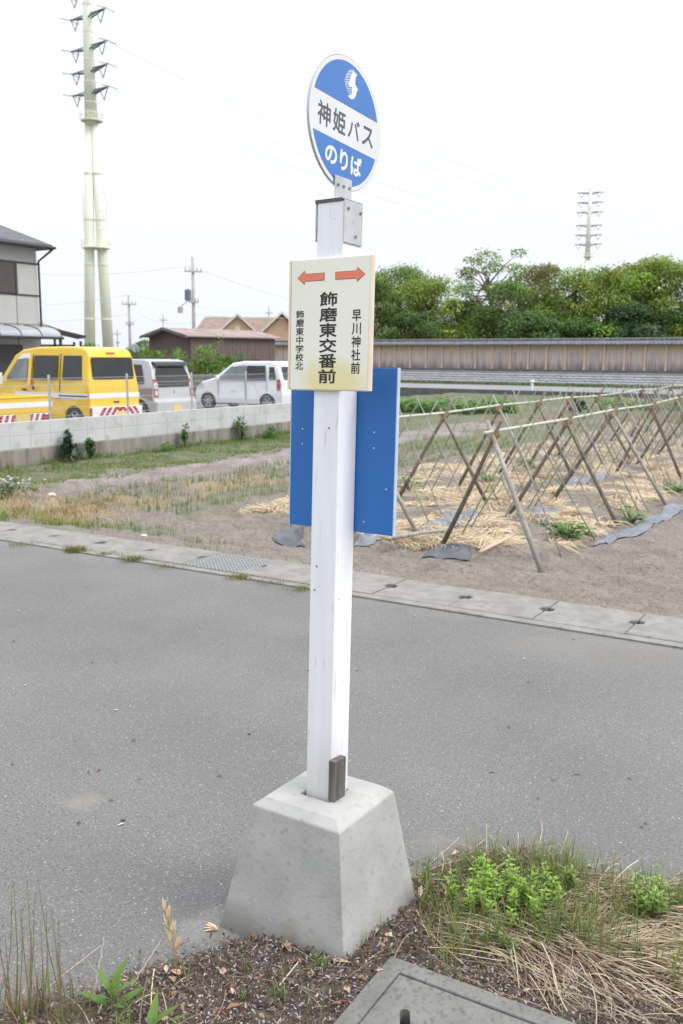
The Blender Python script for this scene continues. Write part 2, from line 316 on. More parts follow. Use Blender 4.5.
def empty(name, loc=(0, 0, 0), rz=0., label=None, cat=None, group=None):
    o = bpy.data.objects.new(name, None); COL.objects.link(o); o.location = loc; o.rotation_euler = (0, 0, rz); o.empty_display_size = .1
    return tag(o, label, cat, group)
def struct(o): o['kind'] = 'structure'; return o
def jit(c, a=.15, rnd=R):
    k = 1 + rnd.uniform(-a, a); return tuple(max(0, x * k * (1 + rnd.uniform(-a, a) * .3)) for x in c)

ER = Vector((.8536, -.521, 0)); EP = Vector((.521, .8536, 0))   # along the street, away from us across it
def RP(r, p, z=0.): q = ER * r + EP * p; q.z = z; return q
P_IN, P_OUT = 5.615, 6.26
RTH = math.atan2(-.521, .8536)

# ------------------------------------------------------------------ ground
mb = MB(); mb.add([(-900, -40, -.9), (900, -40, -.9), (900, 1500, -.9), (-900, 1500, -.9)], [(0, 1, 2, 3)])
struct(mb.build('ground', 'ground'))
mb = MB(); mb.add([RP(-60, -25), RP(60, -25), RP(60, P_IN), RP(-60, P_IN)], [(0, 1, 2, 3)])
struct(mb.build('road', 'asphalt'))

WA, WB = G(0, 470, -.25), G(290, 434, -.25)
WD = (WB - WA).normalized(); WN = Vector((WD.y, -WD.x, 0))     # WN points to the field
def wcoord(p): q = p - WA; return q.dot(WD), q.dot(WN)

def n2(x, y, s, o=0.): return mnoise.noise(Vector((x * s + o, y * s - o, o)))
ROWD = Vector((.505, .863, 0)); ROWN = Vector((.863, -.505, 0))
NEAR0, FAR0 = Vector((1.43, 9.0, 0)), Vector((1.34, 12.3, 0))
def in_straw(x, y):
    q = Vector((x, y, 0)) - NEAR0; a, b = q.dot(ROWD), q.dot(ROWN)
    e = n2(x, y, 1.3, 5) * .35
    # a = along rows, b = to the right of the near row
    return (-.15 + e - .3 * (b + .2) * (1 if b < -.2 else -1.2) < a < 21) and (-3.55 + e < b < .62 + e * .3)
def ground_z(x, y):
    q = Vector((x, y, 0)); p = q.dot(EP)
    t = min(1, max(0, (p - P_OUT) / 1.3)); t = t * t * (3 - 2 * t)
    z = -.025 - .2 * t
    k = min(1, max(0, (p - P_OUT) / .35))
    z += k * (n2(x, y, .9) * .06 + n2(x, y, 2.6, 3) * .05 + n2(x, y, 6, 9) * .032 + n2(x, y, 13, 4) * .016)
    s, dw = wcoord(q)
    if x < 1.0 and 7.2 < p and 1.6 < dw < 9 and not in_straw(x, y):            # furrows
        f = max(0, min(1, (dw - 2.3) / .8)) * max(0, min(1, (p - 7.4) / .8))
        z += .035 * f * math.cos(((Vector((x, y, 0)) - NEAR0).dot(ROWN) + 4.1) * 2 * math.pi / .465)
    if in_straw(x, y): z += .05 + n2(x, y, 4, 2) * .02
    return z
def ground_col(x, y):
    q = Vector((x, y, 0)); p = q.dot(EP); s, dw = wcoord(q)
    e = n2(x, y, .8, 11); e2 = n2(x, y, 3, 2)
    c = Vector((.27, .232, .198))
    if in_straw(x, y): c = Vector((.27, .232, .198)).lerp(Vector((.44, .36, .26)), max(0, min(1, .55 + n2(x, y, 1.7, 21) * 2.2))) * (1 + .2 * e2)
    else:
        rb = (q - NEAR0).dot(ROWN)
        if p > 34: c = Vector((.24, .20, .16)) if p < 38 else c
        if dw < 2.2 + e * .6 and p > 9.5: c = Vector((.24, .21, .15)).lerp(Vector((.13, .165, .065)), max(0, min(1, .75 + e2 * 1.6)))
        elif dw < 3.9 + e * .9 and p > 9: c = Vector((.27, .232, .198)).lerp(Vector((.37, .315, .30)), max(0, min(1, .6 + e * 1.2 + e2)))
        elif 7.3 < p < 12.5 and dw < 5 and e + e2 * .5 > -.25 and s < 3.5: c = Vector((.27, .232, .198)).lerp(Vector((.40, .28, .15)), max(0, min(.7, (e + e2 * .5 + .2) * 1.3)))
        elif p > 18 and rb < -3.6 and e > -.4: c = Vector((.20, .21, .11))
        elif rb < -3.4 and dw > 2.5 and p > 8.6 and e2 + e > -.1: c = Vector((.24, .222, .165))
        if p > 26 and rb > -8: c = Vector((.20, .18, .10)) if e > -.2 else Vector((.27, .22, .18))
    return c
def grid(rs, ps):
    mb = MB()
    for p in ps:
        for r in rs:
            q = RP(r, p); z = ground_z(q.x, q.y)
            mb.v.append((q.x, q.y, z)); mb.c.append(tuple(ground_col(q.x, q.y)))
    n = len(rs)
    for j in range(len(ps) - 1):
        for i in range(n - 1): mb.f.append((j * n + i, j * n + i + 1, (j + 1) * n + i + 1, (j + 1) * n + i)); mb.mi.append(0)
    return mb
def frange(a, b, s): return [a + i * s for i in range(int((b - a) / s + .5) + 1)]
ps = frange(P_OUT, 10, .05) + frange(10.1, 18, .1) + frange(18.25, 70, .5)
fld = grid(frange(-22, -11, .4)[:-1] + frange(-11, 2.4, .07) + frange(2.6, 30, .4), ps)
# the sheet stops at the block wall
fld.f = [f for f in fld.f if not all(wcoord(Vector(fld.v[i]))[1] < -.05 and wcoord(Vector(fld.v[i]))[0] < 10.2 for i in f) and not any(wcoord(Vector(fld.v[i]))[1] < -1.5 for i in f if wcoord(Vector(fld.v[i]))[0] < 10.2)]
fld.mi = [0] * len(fld.f)
struct(fld.build('field', 'soil', smooth=True))
# car park behind the block wall, level with the street
mb = MB()
a = WA - WD * 14 - WN * .06; b_ = WA + WD * 12 - WN * .06
mb.add([(a.x, a.y, 0), (b_.x, b_.y, 0), (b_.x - 2, b_.y + 60, 0), (a.x - 60, a.y + 70, 0), (a.x - 60, a.y - 4, 0)], [(0, 1, 2, 3, 4)])
struct(mb.build('parking_lot', 'lot'))

# gutter of concrete covers along the street
gut = empty('roadside_gutter', RP(0, P_IN), 0, 'long run of concrete gutter covers edging the field', 'gutter')
gi = gut.matrix_basis.inverted()
def gl(r, p, z): return RP(r, p, z) - RP(0, P_IN)
cov = [-22 + .603 * i for i in range(72)]
off = None
r0 = G(475, 594).dot(ER); k0 = round((r0 + 22) / .603); sh = r0 - (-22 + .603 * k0)
gr_a, gr_b = G(180, 556).dot(ER), G(240, 565).dot(ER)
bed = MB()
for (pa, pb, za, zb) in ((P_IN, P_IN + .085, -.15, .012), (P_IN + .085, P_OUT - .005, -.15, -.03)):
    vs = [gl(-25, pa, za), gl(25, pa, za), gl(25, pb, za), gl(-25, pb, za), gl(-25, pa, zb), gl(25, pa, zb), gl(25, pb, zb), gl(-25, pb, zb)]
    bed.add(vs, [(0, 3, 2, 1), (4, 5, 6, 7), (0, 1, 5, 4), (1, 2, 6, 5), (2, 3, 7, 6), (3, 0, 4, 7)], 0 if pa == P_IN else 1)
bed.build('channel', ['cover', 'gap'], gut)
gk = round((gr_a - sh + 22) / .603)
for i, rr in enumerate(cov):
    ra = rr + sh; rb = ra + .595
    if ra < -11 or ra > 5: continue
    dz = R.uniform(-.004, .005); tl = R.uniform(-.004, .004)
    if i == gk:
        g = MB()
        for k in range(16):
            x = ra + .01 + k * .038
            g.add([gl(x, P_IN + .10, .0), gl(x + .012, P_IN + .10, .0), gl(x + .012, P_OUT - .02, .0), gl(x, P_OUT - .02, .0), gl(x, P_IN + .10, .018), gl(x + .012, P_IN + .10, .018), gl(x + .012, P_OUT - .02, .018), gl(x, P_OUT - .02, .018)],
                  [(4, 5, 6, 7), (0, 1, 5, 4), (1, 2, 6, 5), (2, 3, 7, 6), (3, 0, 4, 7)])
        for k in range(14):
            p_ = P_IN + .10 + k * .0395
            g.add([gl(ra + .01, p_, .016), gl(rb - .005, p_, .016), gl(rb - .005, p_ + .01, .016), gl(ra + .01, p_ + .01, .016)], [(0, 1, 2, 3)])
        g.build('steel_grating', 'grate', gut)
        continue
    c = MB()
    # outline with a hand notch at each end
    a0, a1 = P_IN + .09, P_OUT - .01; hm = (a0 + a1) / 2 + .02; nl = .045; nw = .055
    out = [(ra, a0), (rb, a0), (rb, hm - nw), (rb - nl, hm - nw * .6), (rb - nl, hm + nw * .6), (rb, hm + nw), (rb, a1), (ra, a1), (ra, hm + nw), (ra + nl, hm + nw * .6), (ra + nl, hm - nw * .6), (ra, hm - nw)]
    c.prism(out, lambda u, v, d: gl(u, v, d + tl * (u - ra)), -.06, .018 + dz)
    c.build('gutter_cover', 'cover', gut, bevel=.006, seg=1)

# ------------------------------------------------------------------ bus stop sign
YAW = rad(34.56)
ez = Vector((.0171, .0411, 1)).normalized()
e1 = Vector((math.cos(YAW), -math.sin(YAW), 0)); e1 = (e1 - ez * e1.dot(ez)).normalized(); e2 = ez.cross(e1)
SO = Vector((-.0393, 2.6378, .4))
bs = empty('bus_stop_sign', (0, 0, 0), 0, 'white post bus stop with round blue and white sign and cream name board', 'bus stop')
bs.matrix_world = Matrix.Translation(SO) @ Matrix((e1, e2, ez)).transposed().to_4x4()
S = .045
mb = MB(); mb.box((-S, -S, -.06), (S, S, 1.72)); post = mb.build('post', 'white_paint', bs, bevel=.004)
# small screws and marks of old fixings on the front of the post
for (x, z) in ((.012, 1.10), (-.022, .70), (-.027, .63)):
    q = MB(); q.tube([(x, -S - .002, z), (x, -S + .002, z)], .0028, 8); q.build('screw', 'screw', post)
# concrete foot; its own yaw is a little different
BY = rad(32.8)
ft = MB()
def sq(s, z, off=(0, 0)):
    a = s / 2; return [(off[0] - a, off[1] - a, z), (off[0] + a, off[1] - a, z), (off[0] + a, off[1] + a, z), (off[0] - a, off[1] + a, z)]
lv = [(.4345, -.04), (.307, .397), (.252, .419)]
vs = [p for s, z in lv for p in sq(s, z)]; vs[0] = (vs[0][0] - .034, vs[0][1], vs[0][2]); vs[3] = (vs[3][0] - .02, vs[3][1], vs[3][2])
vs = vs + sq(.104, .419) + sq(.104, .36)
fs = [(0, 3, 2, 1)]
for k in range(4):
    for i in range(4): fs.append((k * 4 + i, k * 4 + (i + 1) % 4, (k + 1) * 4 + (i + 1) % 4, (k + 1) * 4 + i))
fs.append((16, 17, 18, 19)); ft.add(vs, fs)
foot = ft.build('concrete_foot', 'concrete', bs, bevel=.004)
foot.matrix_parent_inverse = bs.matrix_world.inverted(); foot.matrix_basis = Matrix.Translation((-.0457, 2.6263, -.004)) @ Matrix.Rotation(-BY, 4, 'Z')
wd = MB(); wd.box((S + .001, -.060, .012), (S + .024, -.002, .136)); wd.build('wedge', 'wedge', bs, bevel=.002, seg=1)
# bracket that caps the post
br = MB()
br.box((S + .0015, -.047, 1.608), (S + .0045, .044, 1.722)); br.box((-S - .0045, -.047, 1.615), (-S - .0015, .044, 1.722))
br.box((-S - .0045, -.047, 1.7225), (S + .0045, .044, 1.7255)); br.box((.006, -.037, 1.7255), (.009, .045, 1.792))
bro = br.build('bracket', 'galv', bs, bevel=.001, seg=1)
capm = MB(); capm.box((-S - .0055, -.0475, 1.7185), (S - .004, -.0455, 1.7275)); capm.build('cap_edge', 'dark_edge', bs)
for (y, z) in ((-.030, 1.70), (.030, 1.696), (.008, 1.630)):
    q = MB(); q.tube([(S + .0045, y, z), (S + .0085, y, z)], [.005, .0035], 10); q.build('screw', 'screw', bro)
for y in (-.024, .003, .032):
    q = MB(); q.tube([(.009, y, 1.768), (.0135, y, 1.768)], [.0052, .0035], 10); q.build('screw', 'screw', bro)
# the round sign: local y runs to its right, x is its face
RC, CY, CZ = .1765, .021, 1.939
def circ(r, n=96, a0=0, a1=2 * math.pi): return [(CY + r * math.cos(a0 + (a1 - a0) * i / n), CZ + r * math.sin(a0 + (a1 - a0) * i / n)) for i in range(n)]
q = MB(); q.prism(circ(RC), lambda u, v, d: (d, u, v), -.001, .0015); disc = q.build('round_sign', 'sign_white', bs)
pv = Vector((0, CY, CZ)); disc.matrix_basis = Matrix.Translation(pv) @ Matrix.Rotation(rad(.6), 4, 'Z') @ Matrix.Rotation(rad(-2.6), 4, 'X') @ Matrix.Translation(-pv)
q = MB()                                     # steel rim behind the face
ci, co = circ(RC - .004), circ(RC + .0012)
nC = len(ci)
q.add([(-.006, u, v) for u, v in co] + [(.0012, u, v) for u, v in co], [(i, (i + 1) % nC, nC + (i + 1) % nC, nC + i) for i in range(nC)] + [tuple(range(nC))[::-1]])
q.build('rim', 'galv', disc)
RI = .1645
def segment(zc, up):
    a = math.asin(zc / RI)
    if up: aa = [a + (math.pi - 2 * a) * i / 40 for i in range(41)]
    else: aa = [math.pi - a + (math.pi + 2 * a) * i / 40 for i in range(41)]
    return [(CY + RI * math.cos(t), CZ + RI * math.sin(t)) for t in aa]
for zc, up in ((.050, True), (-.055, False)):
    q = MB(); q.prism(segment(zc, up), lambda u, v, d: (d, u, v), .0016, .0022); q.build('blue_field', 'sign_blue', disc)

def text_mesh(name, txt, material, parent, org, ux, uz, nrm, target, bold):
    """one character as a raised mesh; the stroke is thickened by stepped copies"""
    cu = bpy.data.curves.new(name, 'FONT'); cu.body = txt; cu.size = 1.; cu.extrude = 0
    cu.resolution_u = 4; cu.fill_mode = 'FRONT'
    tmp = bpy.data.objects.new(name + '_src', cu); COL.objects.link(tmp)
    bpy.context.view_layer.update()
    me0 = bpy.data.meshes.new_from_object(tmp.evaluated_get(bpy.context.evaluated_depsgraph_get()))
    bpy.data.objects.remove(tmp)
    V = [v.co.copy() for v in me0.vertices]; Fc = [tuple(p.vertices) for p in me0.polygons]
    bpy.data.meshes.remove(me0)
    x0, x1 = min(v.x for v in V), max(v.x for v in V); y0, y1 = min(v.y for v in V), max(v.y for v in V)
    fx, fy = (target[0] - 2 * bold) / (x1 - x0), (target[1] - 2 * bold) / (y1 - y0)
    ux, uz, nrm, org = Vector(ux), Vector(uz), Vector(nrm), Vector(org); mb = MB()
    offs = [(0, 0)] + [(math.cos(k * math.pi / 4), math.sin(k * math.pi / 4)) for k in range(8)] if bold else [(0, 0)]
    for k, (dx, dy) in enumerate(offs):
        mb.add([org + ux * ((c.x - (x0 + x1) / 2) * fx + dx * bold) + uz * ((c.y - (y0 + y1) / 2) * fy + dy * bold) + nrm * (.0002 + .00003 * k) for c in V], Fc)
    return mb.build(name, material, parent)
for i, ch in enumerate('神姫バス'):
    text_mesh('lettering', ch, 'ink_grey', disc, (.0016, CY - .107 + i * .0725, CZ - .0035), (0, 1, 0), (0, 0, 1), (1, 0, 0), (.061, .062) if i < 2 else (.058, .053), .0011)
for i, ch in enumerate('のりば'):
    text_mesh('lettering', ch, 'ink_white', disc, (.0023, CY - .068 + i * .0625, CZ - .100), (0, 1, 0), (0, 0, 1), (1, 0, 0), ((.058, .048), (.040, .056), (.056, .055))[i], .0022)
# emblem: a pale crescent with a hatched back
def em(x, y):                                # survey of the emblem on the face
    return (CY + .016 + (x - 320) * .00029, CZ + .111 - (y - .30 * (x - 320) - 480) * .000150)
q = MB()
em_body = [(330, 222), (405, 275), (378, 330), (372, 400), (382, 470), (405, 498), (432, 540), (408, 575), (398, 640), (375, 710), (330, 742), (285, 728), (258, 690), (300, 672), (322, 640), (322, 520), (285, 520), (250, 480), (285, 400), (300, 330)]
q.prism([em(*p) for p in em_body][::-1], lambda u, v, d: (d, u, v), .0023, .0030)
for k in range(15):
    y0 = 228 + k * 31; t = (y0 - 240) / 440; xl = 305 - 110 * math.sin(math.pi * min(1, max(0.06, t * .85 + .14))) ** .9; xr = 345 if y0 < 400 or y0 > 510 else 290
    if k > 12: xr = 315
    q.prism([em(xl, y0 + 21), em(xr, y0 + 21 - (xr - xl) * .34), em(xr, y0 + 10 - (xr - xl) * .34), em(xl, y0 + 8)], lambda u, v, d: (d, u, v), .0023, .00295)
q.build('emblem', 'ink_white', disc)

# name board on the front of the post
X0, X1, Z0, Z1, YF, YB = -.122, .1445, 1.204, 1.569, -.058, -.0465
q = MB(); q.box((X0, YF, Z0), (X1, YB, Z1)); nb = q.build('name_board', ['board'], bs, bevel=.004)
for xa, xb in ((X1 + .0004, X1 + .0085), (X0 - .0004, X0 - .0125)):      # chamfered wooden edge strips
    q = MB(); vs = [(xa, YF + .0005, Z0 + .0005), (xb, YF + .007, Z0 + .002), (xb, YB, Z0 + .002), (xa, YB, Z0 + .0005)]
    q.frustum(vs, [(x, y, Z1 - .001 if k in (0, 3) else Z1 - .005) for k, (x, y, z) in enumerate(vs)])
    q.build('edge_strip', 'board_edge', nb)
BW, BH = X1 - X0, Z1 - Z0
def bp(fx, fz): return X0 + .0075 + BW * fx, Z1 - BH * fz
def bfn(u, v, d): return (u, YF - d, v)
for (a, b_, s) in ((.06, .405, -1), (.55, .91, 1)):
    for k, (mname, gr) in enumerate((('arrow_line', .0012), ('arrow', 0))):
        xa, zc = bp(a, .142); xb, _ = bp(b_, 0)
        hl = .026; hw = .0175 + gr * 1.6; sw = .0095 + gr
        xa -= gr; xb += gr
        if s > 0: P = [(xa, zc - sw), (xb - hl, zc - sw), (xb - hl, zc - hw), (xb, zc), (xb - hl, zc + hw), (xb - hl, zc + sw), (xa, zc + sw)]
        else: P = [(xb, zc - sw), (xb, zc + sw), (xa + hl, zc + sw), (xa + hl, zc + hw), (xa, zc), (xa + hl, zc - hw), (xa + hl, zc - sw)]
        q = MB(); q.prism(P, bfn, .0002 + k * .0006, .0006 + k * .0006); q.build('arrow_outline' if k == 0 else 'arrow', mname, nb)
def column(txt, fx, f0, f1, wd_, hf, off):
    n = len(txt)
    for i, ch in enumerate(txt):
        x, z = bp(fx, f0 + (f1 - f0) * (i + .5) / n)
        text_mesh('lettering', ch, 'ink_black', nb, (x, YF - .0002, z), (1, 0, 0), (0, 0, 1), (0, -1, 0), (wd_ * (.84 if ch == '中' else 1), BH * (f1 - f0) / n * hf), off)
column('飾磨東交番前', .467, .252, .948, .0600, .93, .0010)
column('早川神社前', .822, .392, .875, .0300, .90, .0005)
column('飾磨東中学校北', .100, .383, .845, .0280, .93, .0004)
# timetable panel on the far side, seen from the back
q = MB(); q.box((-.193, .0465, .798), (.175, .058, 1.271)); pb = q.build('back_panel', 'panel_blue', bs, bevel=.001, seg=1)
q = MB()
q.box((.1753, .046, .797), (.1785, .059, 1.272)); q.build('edge_trim', 'panel_edge', pb)
q = MB(); q.box((-.1965, .046, .797), (-.1933, .059, 1.272)); q.build('edge_trim', 'panel_edge', pb)
for (x, z) in ((.105, 1.09), (.105, 1.045), (-.15, 1.09), (-.15, 1.045), (.0775, .83), (.15, .93)):
    t_ = MB(); t_.tube([(x, .0465, z), (x, .0450, z)], .0022, 8); t_.build('rivet', 'sign_white', pb)

# ------------------------------------------------------------------ plants: small helpers
def blade(mb, p, d, ln, w_, bend, col, n=4, up=1.):
    """a tapered blade leaving p, leaning towards the horizontal direction d"""
    p = Vector(p); side = Vector((-d.y, d.x, 0)); vs = []
    for i in range(n + 1):
        t = i / n; x = p + Vector((0, 0, 1)) * ln * t * up * (1 - .35 * bend * t * t) + d * ln * bend * t * t
        ww = w_ * (1 - t) ** .7 * .5
        vs += [x - side * ww, x + side * ww]
    mb.add(vs, [(2 * i, 2 * i + 1, 2 * i + 3, 2 * i + 2) for i in range(n)], 0, col)
def hdir(r=R): a = r.uniform(0, 2 * math.pi); return Vector((math.cos(a), math.sin(a), 0))
def leaf(mb, p, d, up, ln, w_, col, cup=.15):
    """pointed leaf from p along d"""
    d = d.normalized(); s = d.cross(up)
    s = s.normalized() if s.length > 1e-4 else d.orthogonal().normalized(); nn = s.cross(d)
    vs = [p, p + d * ln * .35 + s * w_ * .5 + nn * cup * w_, p + d * ln * .4, p + d * ln * .35 - s * w_ * .5 + nn * cup * w_, p + d * ln * .75 + s * w_ * .3 - nn * ln * .05, p + d * ln * .75 - s * w_ * .3 - nn * ln * .05, p + d * ln - nn * ln * .12]
    mb.add(vs, [(0, 1, 2), (0, 2, 3), (1, 4, 6, 2), (2, 6, 5, 3)], 0, col)
UP = Vector((0, 0, 1))

# verge: soil, litter, grasses -------------------------------------------------
edge_px = [(-120, 1010), (0, 1003), (60, 985), (110, 972), (165, 957), (225, 938), (300, 920), (380, 890), (425, 868), (470, 852), (525, 846), (560, 858), (620, 878), (683, 884), (800, 900)]
edge = [G(*p) for p in edge_px]
def edge_y(x):
    for a, b in zip(edge, edge[1:]):
        if a.x <= x <= b.x: return a.y + (b.y - a.y) * (x - a.x) / (b.x - a.x)
    return edge[0].y if x < edge[0].x else edge[-1].y
LIDC = [G(391, 955, .055), G(329, 1024, .055), G(566, 1019, .055)]
lu = (LIDC[2] - LIDC[0]).normalized(); lu.z = 0
lvv = Vector((lu.y, -lu.x, 0))           # towards camera
def verge_z(x, y):
    k = min(1, max(0, (edge_y(x) + n2(x, y, 9) * .03 - y) / .16))
    z = -.012 + .03 * k + k * (n2(x, y, 6) * .014 + n2(x, y, 17, 3) * .010 + n2(x, y, 40, 3) * .005)
    q = Vector((x, y)) - Vector((.05, 2.42)); z += .03 * k * math.exp(-q.length_squared / .09)
    q = Vector((x, y, 0)) - Vector((LIDC[0].x, LIDC[0].y, 0)); a_, b_ = q.dot(lu), q.dot(lvv)
    if -.0 < a_ < .63 and 0 < b_ < .63: z = -.02
    return z
mb = MB(); xs = frange(-1.6, 1.7, .02); ys = frange(1.5, 3.2, .02)
for y in ys:
    for x in xs: mb.v.append((x, y, verge_z(x, y)))
n_ = len(xs)
for j in range(len(ys) - 1):
    for i in range(n_ - 1):
        f = (j * n_ + i, j * n_ + i + 1, (j + 1) * n_ + i + 1, (j + 1) * n_ + i)
        if max(mb.v[k][2] for k in f) > -.011: mb.f.append(f); mb.mi.append(0)
struct(mb.build('verge', 'verge', smooth=True))
def in_lid(x, y, m=0.):
    q = Vector((x, y, 0)) - Vector((LIDC[0].x, LIDC[0].y, 0)); return -m < q.dot(lu) < .62 + m and -m < q.dot(lvv) < .62 + m
BC = Vector((-.0457, 2.6263))
def in_foot(x, y, m=.0):
    q = Vector((x, y)) - BC; a = Vector((math.cos(BY), -math.sin(BY))); b = Vector((math.sin(BY), math.cos(BY)))
    return abs(q.dot(a)) < .21 + m and abs(q.dot(b)) < .21 + m
def fall(mb, x, y, ln, w_, col, lift=.0):
    """a curled dry fragment lying on the verge"""
    d = hdir(); s = Vector((-d.y, d.x, 0)); z = verge_z(x, y) + .003 + lift
    t1, t2 = R.uniform(-.5, .8), R.uniform(-.6, .6); tw = R.uniform(-.8, .8)
    p0 = Vector((x, y, z)); p1 = p0 + (d + UP * t1) * ln * .5; p2 = p1 + (d * R.uniform(.3, 1) + UP * (t1 - 1.1 * abs(t2))) * ln * .5
    for p in (p1, p2): p.z = max(p.z, verge_z(p.x, p.y) + .002)
    s2 = (s + UP * tw).normalized()
    mb.add([p0 - s * w_ * .4, p0 + s * w_ * .4, p1 + s2 * w_ * .5, p1 - s2 * w_ * .5, p2 + s2 * w_ * .2, p2 - s2 * w_ * .2], [(0, 1, 2, 3), (3, 2, 4, 5)], 0, col)
lit = MB()
k = 0
while k < 34000:
    x = R.uniform(-1.05, 1.25); y = R.uniform(1.95, 3.05)
    e = edge_y(x) - y
    if e < -.05 + n2(x, y, 9, 1) * .04 or in_lid(x, y) or in_foot(x, y): continue
    if e < .03 and R.random() > .25: continue
    if x < -.62 and R.random() > .3: continue
    k += 1
    c = R.choice([(.085, .052, .040), (.12, .078, .06), (.13, .095, .078), (.25, .215, .20), (.36, .33, .315), (.042, .030, .027), (.13, .072, .048), (.10, .070, .056), (.20, .13, .09), (.075, .05, .04)])
    big = R.random() < .04
    fall(lit, x, y, R.uniform(.006, .016) * (1.8 if big else 1), R.uniform(.002, .0052) * (1.8 if big else 1), jit(c, .25), R.uniform(0, .014))
tag(lit.build('leaf_litter', 'litter'), 'grey and brown shredded leaf litter heaped round the concrete foot', 'leaf litter', kind='stuff')
# dead leaves
dl = MB()
for i in range(130):
    x = R.uniform(-1., 1.1); y = edge_y(x) - R.uniform(-.02, .6)
    if in_lid(x, y) or in_foot(x, y): continue
    d = (hdir() + UP * R.uniform(-.1, .4)); c = R.choice([(.40, .25, .16), (.30, .17, .10), (.46, .34, .24), (.24, .14, .09)])
    leaf(dl, Vector((x, y, verge_z(x, y) + .012)), d, UP, R.uniform(.025, .055), R.uniform(.012, .024), jit(c, .2), cup=R.uniform(-.3, .4))
tag(dl.build('fallen_leaves', 'litter'), 'scattered tan and brown fallen leaves on the verge litter', 'leaves', kind='stuff')
# dry grass straws, thickest in the right corner
hay = MB()
def straw_curve(mb, p, d, ln, w_, col, lift):
    n = 5; s = Vector((-d.y, d.x, 0)); vs = []; bend = R.gauss(0, .16)
    for i in range(n + 1):
        t = i / n; q = p + (d + s * bend * t) * ln * t + UP * lift * 4 * t * (1 - t)
        q.z = max(q.z, (.058 if in_lid(q.x, q.y) else verge_z(q.x, q.y)) + .004)
        vs += [q - s * w_ * .5, q + s * w_ * .5 + UP * w_ * .4]
    mb.add(vs, [(2 * i, 2 * i + 1, 2 * i + 3, 2 * i + 2) for i in range(n)], 0, col)
for i in range(2300):
    if i < 1500:
        a = R.gauss(0, 1); b = R.gauss(0, 1); x = .84 + a * .24; y = 2.52 + b * .15
        an = -.55 + n2(x, y, 3.2, 14) * 2.6 + R.gauss(0, .38); d = Vector((math.cos(an), math.sin(an), 0))
    else:
        x = R.uniform(-1., 1.2); y = edge_y(x) - R.uniform(.0, .6) ** 1.3; d = hdir()
        if x < .2 and R.random() < .72: continue
    if edge_y(x) - y < -.01 or in_lid(x, y, .01) or in_foot(x, y, .02): continue
    ln = R.uniform(.05, .22)
    ex, ey = x + d.x * ln, y + d.y * ln
    if in_foot(ex, ey) or (in_lid(ex, ey) and R.random() > .35): continue
    c = R.choice([(.32, .25, .155), (.40, .32, .215), (.24, .175, .105), (.16, .11, .065), (.46, .385, .27), (.20, .15, .095)])
    straw_curve(hay, Vector((x, y, verge_z(x, y) + R.uniform(.003, .025))), d, ln, R.uniform(.0012, .0030), jit(c, .25), abs(R.gauss(0, .007)))
tag(hay.build('dry_grass', 'straw'), 'pale dry grass straws matted over the right side of the verge', 'dry grass', kind='stuff')
# thin green grass over the verge
gg = MB()
for i in range(2300):
    x = R.uniform(-1., 1.2); y = edge_y(x) - R.uniform(.05, .6)
    if in_lid(x, y, .01) or in_foot(x, y, .02): continue
    dens = (.16 if x < .25 else 1.7) * (.5 + n2(x, y, 5, 8))
    if R.random() > dens: continue
    for k in range(R.randint(2, 5)):
        blade(gg, (x + R.uniform(-.012, .012), y + R.uniform(-.012, .012), verge_z(x, y)), hdir(), R.uniform(.04, .15), R.uniform(.002, .005), R.uniform(.1, .8), jit(R.choice([(.13, .19, .045), (.18, .25, .06), (.24, .24, .09)]), .2))
tag(gg.build('verge_grass', 'leafy'), 'thin green grass blades coming up through the verge litter', 'grass', kind='stuff')

db = MB()
for i in range(46):
    q = G(R.uniform(0, 683), R.uniform(570, 830)); 
    if in_foot(q.x, q.y, .05) or q.dot(EP) > P_IN - .1: continue
    leaf(db, q + UP * .004, hdir() + UP * R.uniform(-.1, .2), UP, R.uniform(.012, .035), R.uniform(.008, .016), jit(R.choice([(.16, .09, .06), (.07, .06, .05), (.42, .40, .36), (.22, .15, .10)]), .2), cup=R.uniform(0, .4))
tag(db.build('asphalt_debris', 'litter'), 'few small leaf bits and pale chips lying on the asphalt', 'leaf bits', kind='stuff')
# concrete lid
lid = empty('inspection_hatch', (LIDC[0].x, LIDC[0].y, 0), 0, 'square concrete inspection lid with raised rim beside the bus stop', 'inspection lid')
ll = Matrix((lu, -lvv, UP)).transposed()
def lf(u, v, d): return ll @ Vector((u, -v, d))
q = MB()
sz = .62; rimw = .052
o4 = [(0, 0), (sz, 0), (sz, sz), (0, sz)]; i4 = [(rimw, rimw), (sz - rimw, rimw), (sz - rimw, sz - rimw), (rimw, sz - rimw)]
v8 = [lf(u, v, -.03) for u, v in o4] + [lf(u, v, .055) for u, v in o4] + [lf(u, v, .055) for u, v in i4] + [lf(u, v, .02) for u, v in i4]
fs = []
for k in range(3):
    for i in range(4): fs.append((k * 4 + i, k * 4 + (i + 1) % 4, (k + 1) * 4 + (i + 1) % 4, (k + 1) * 4 + i))
q.add(v8, fs); q.build('rim', 'lid', lid, bevel=.004)
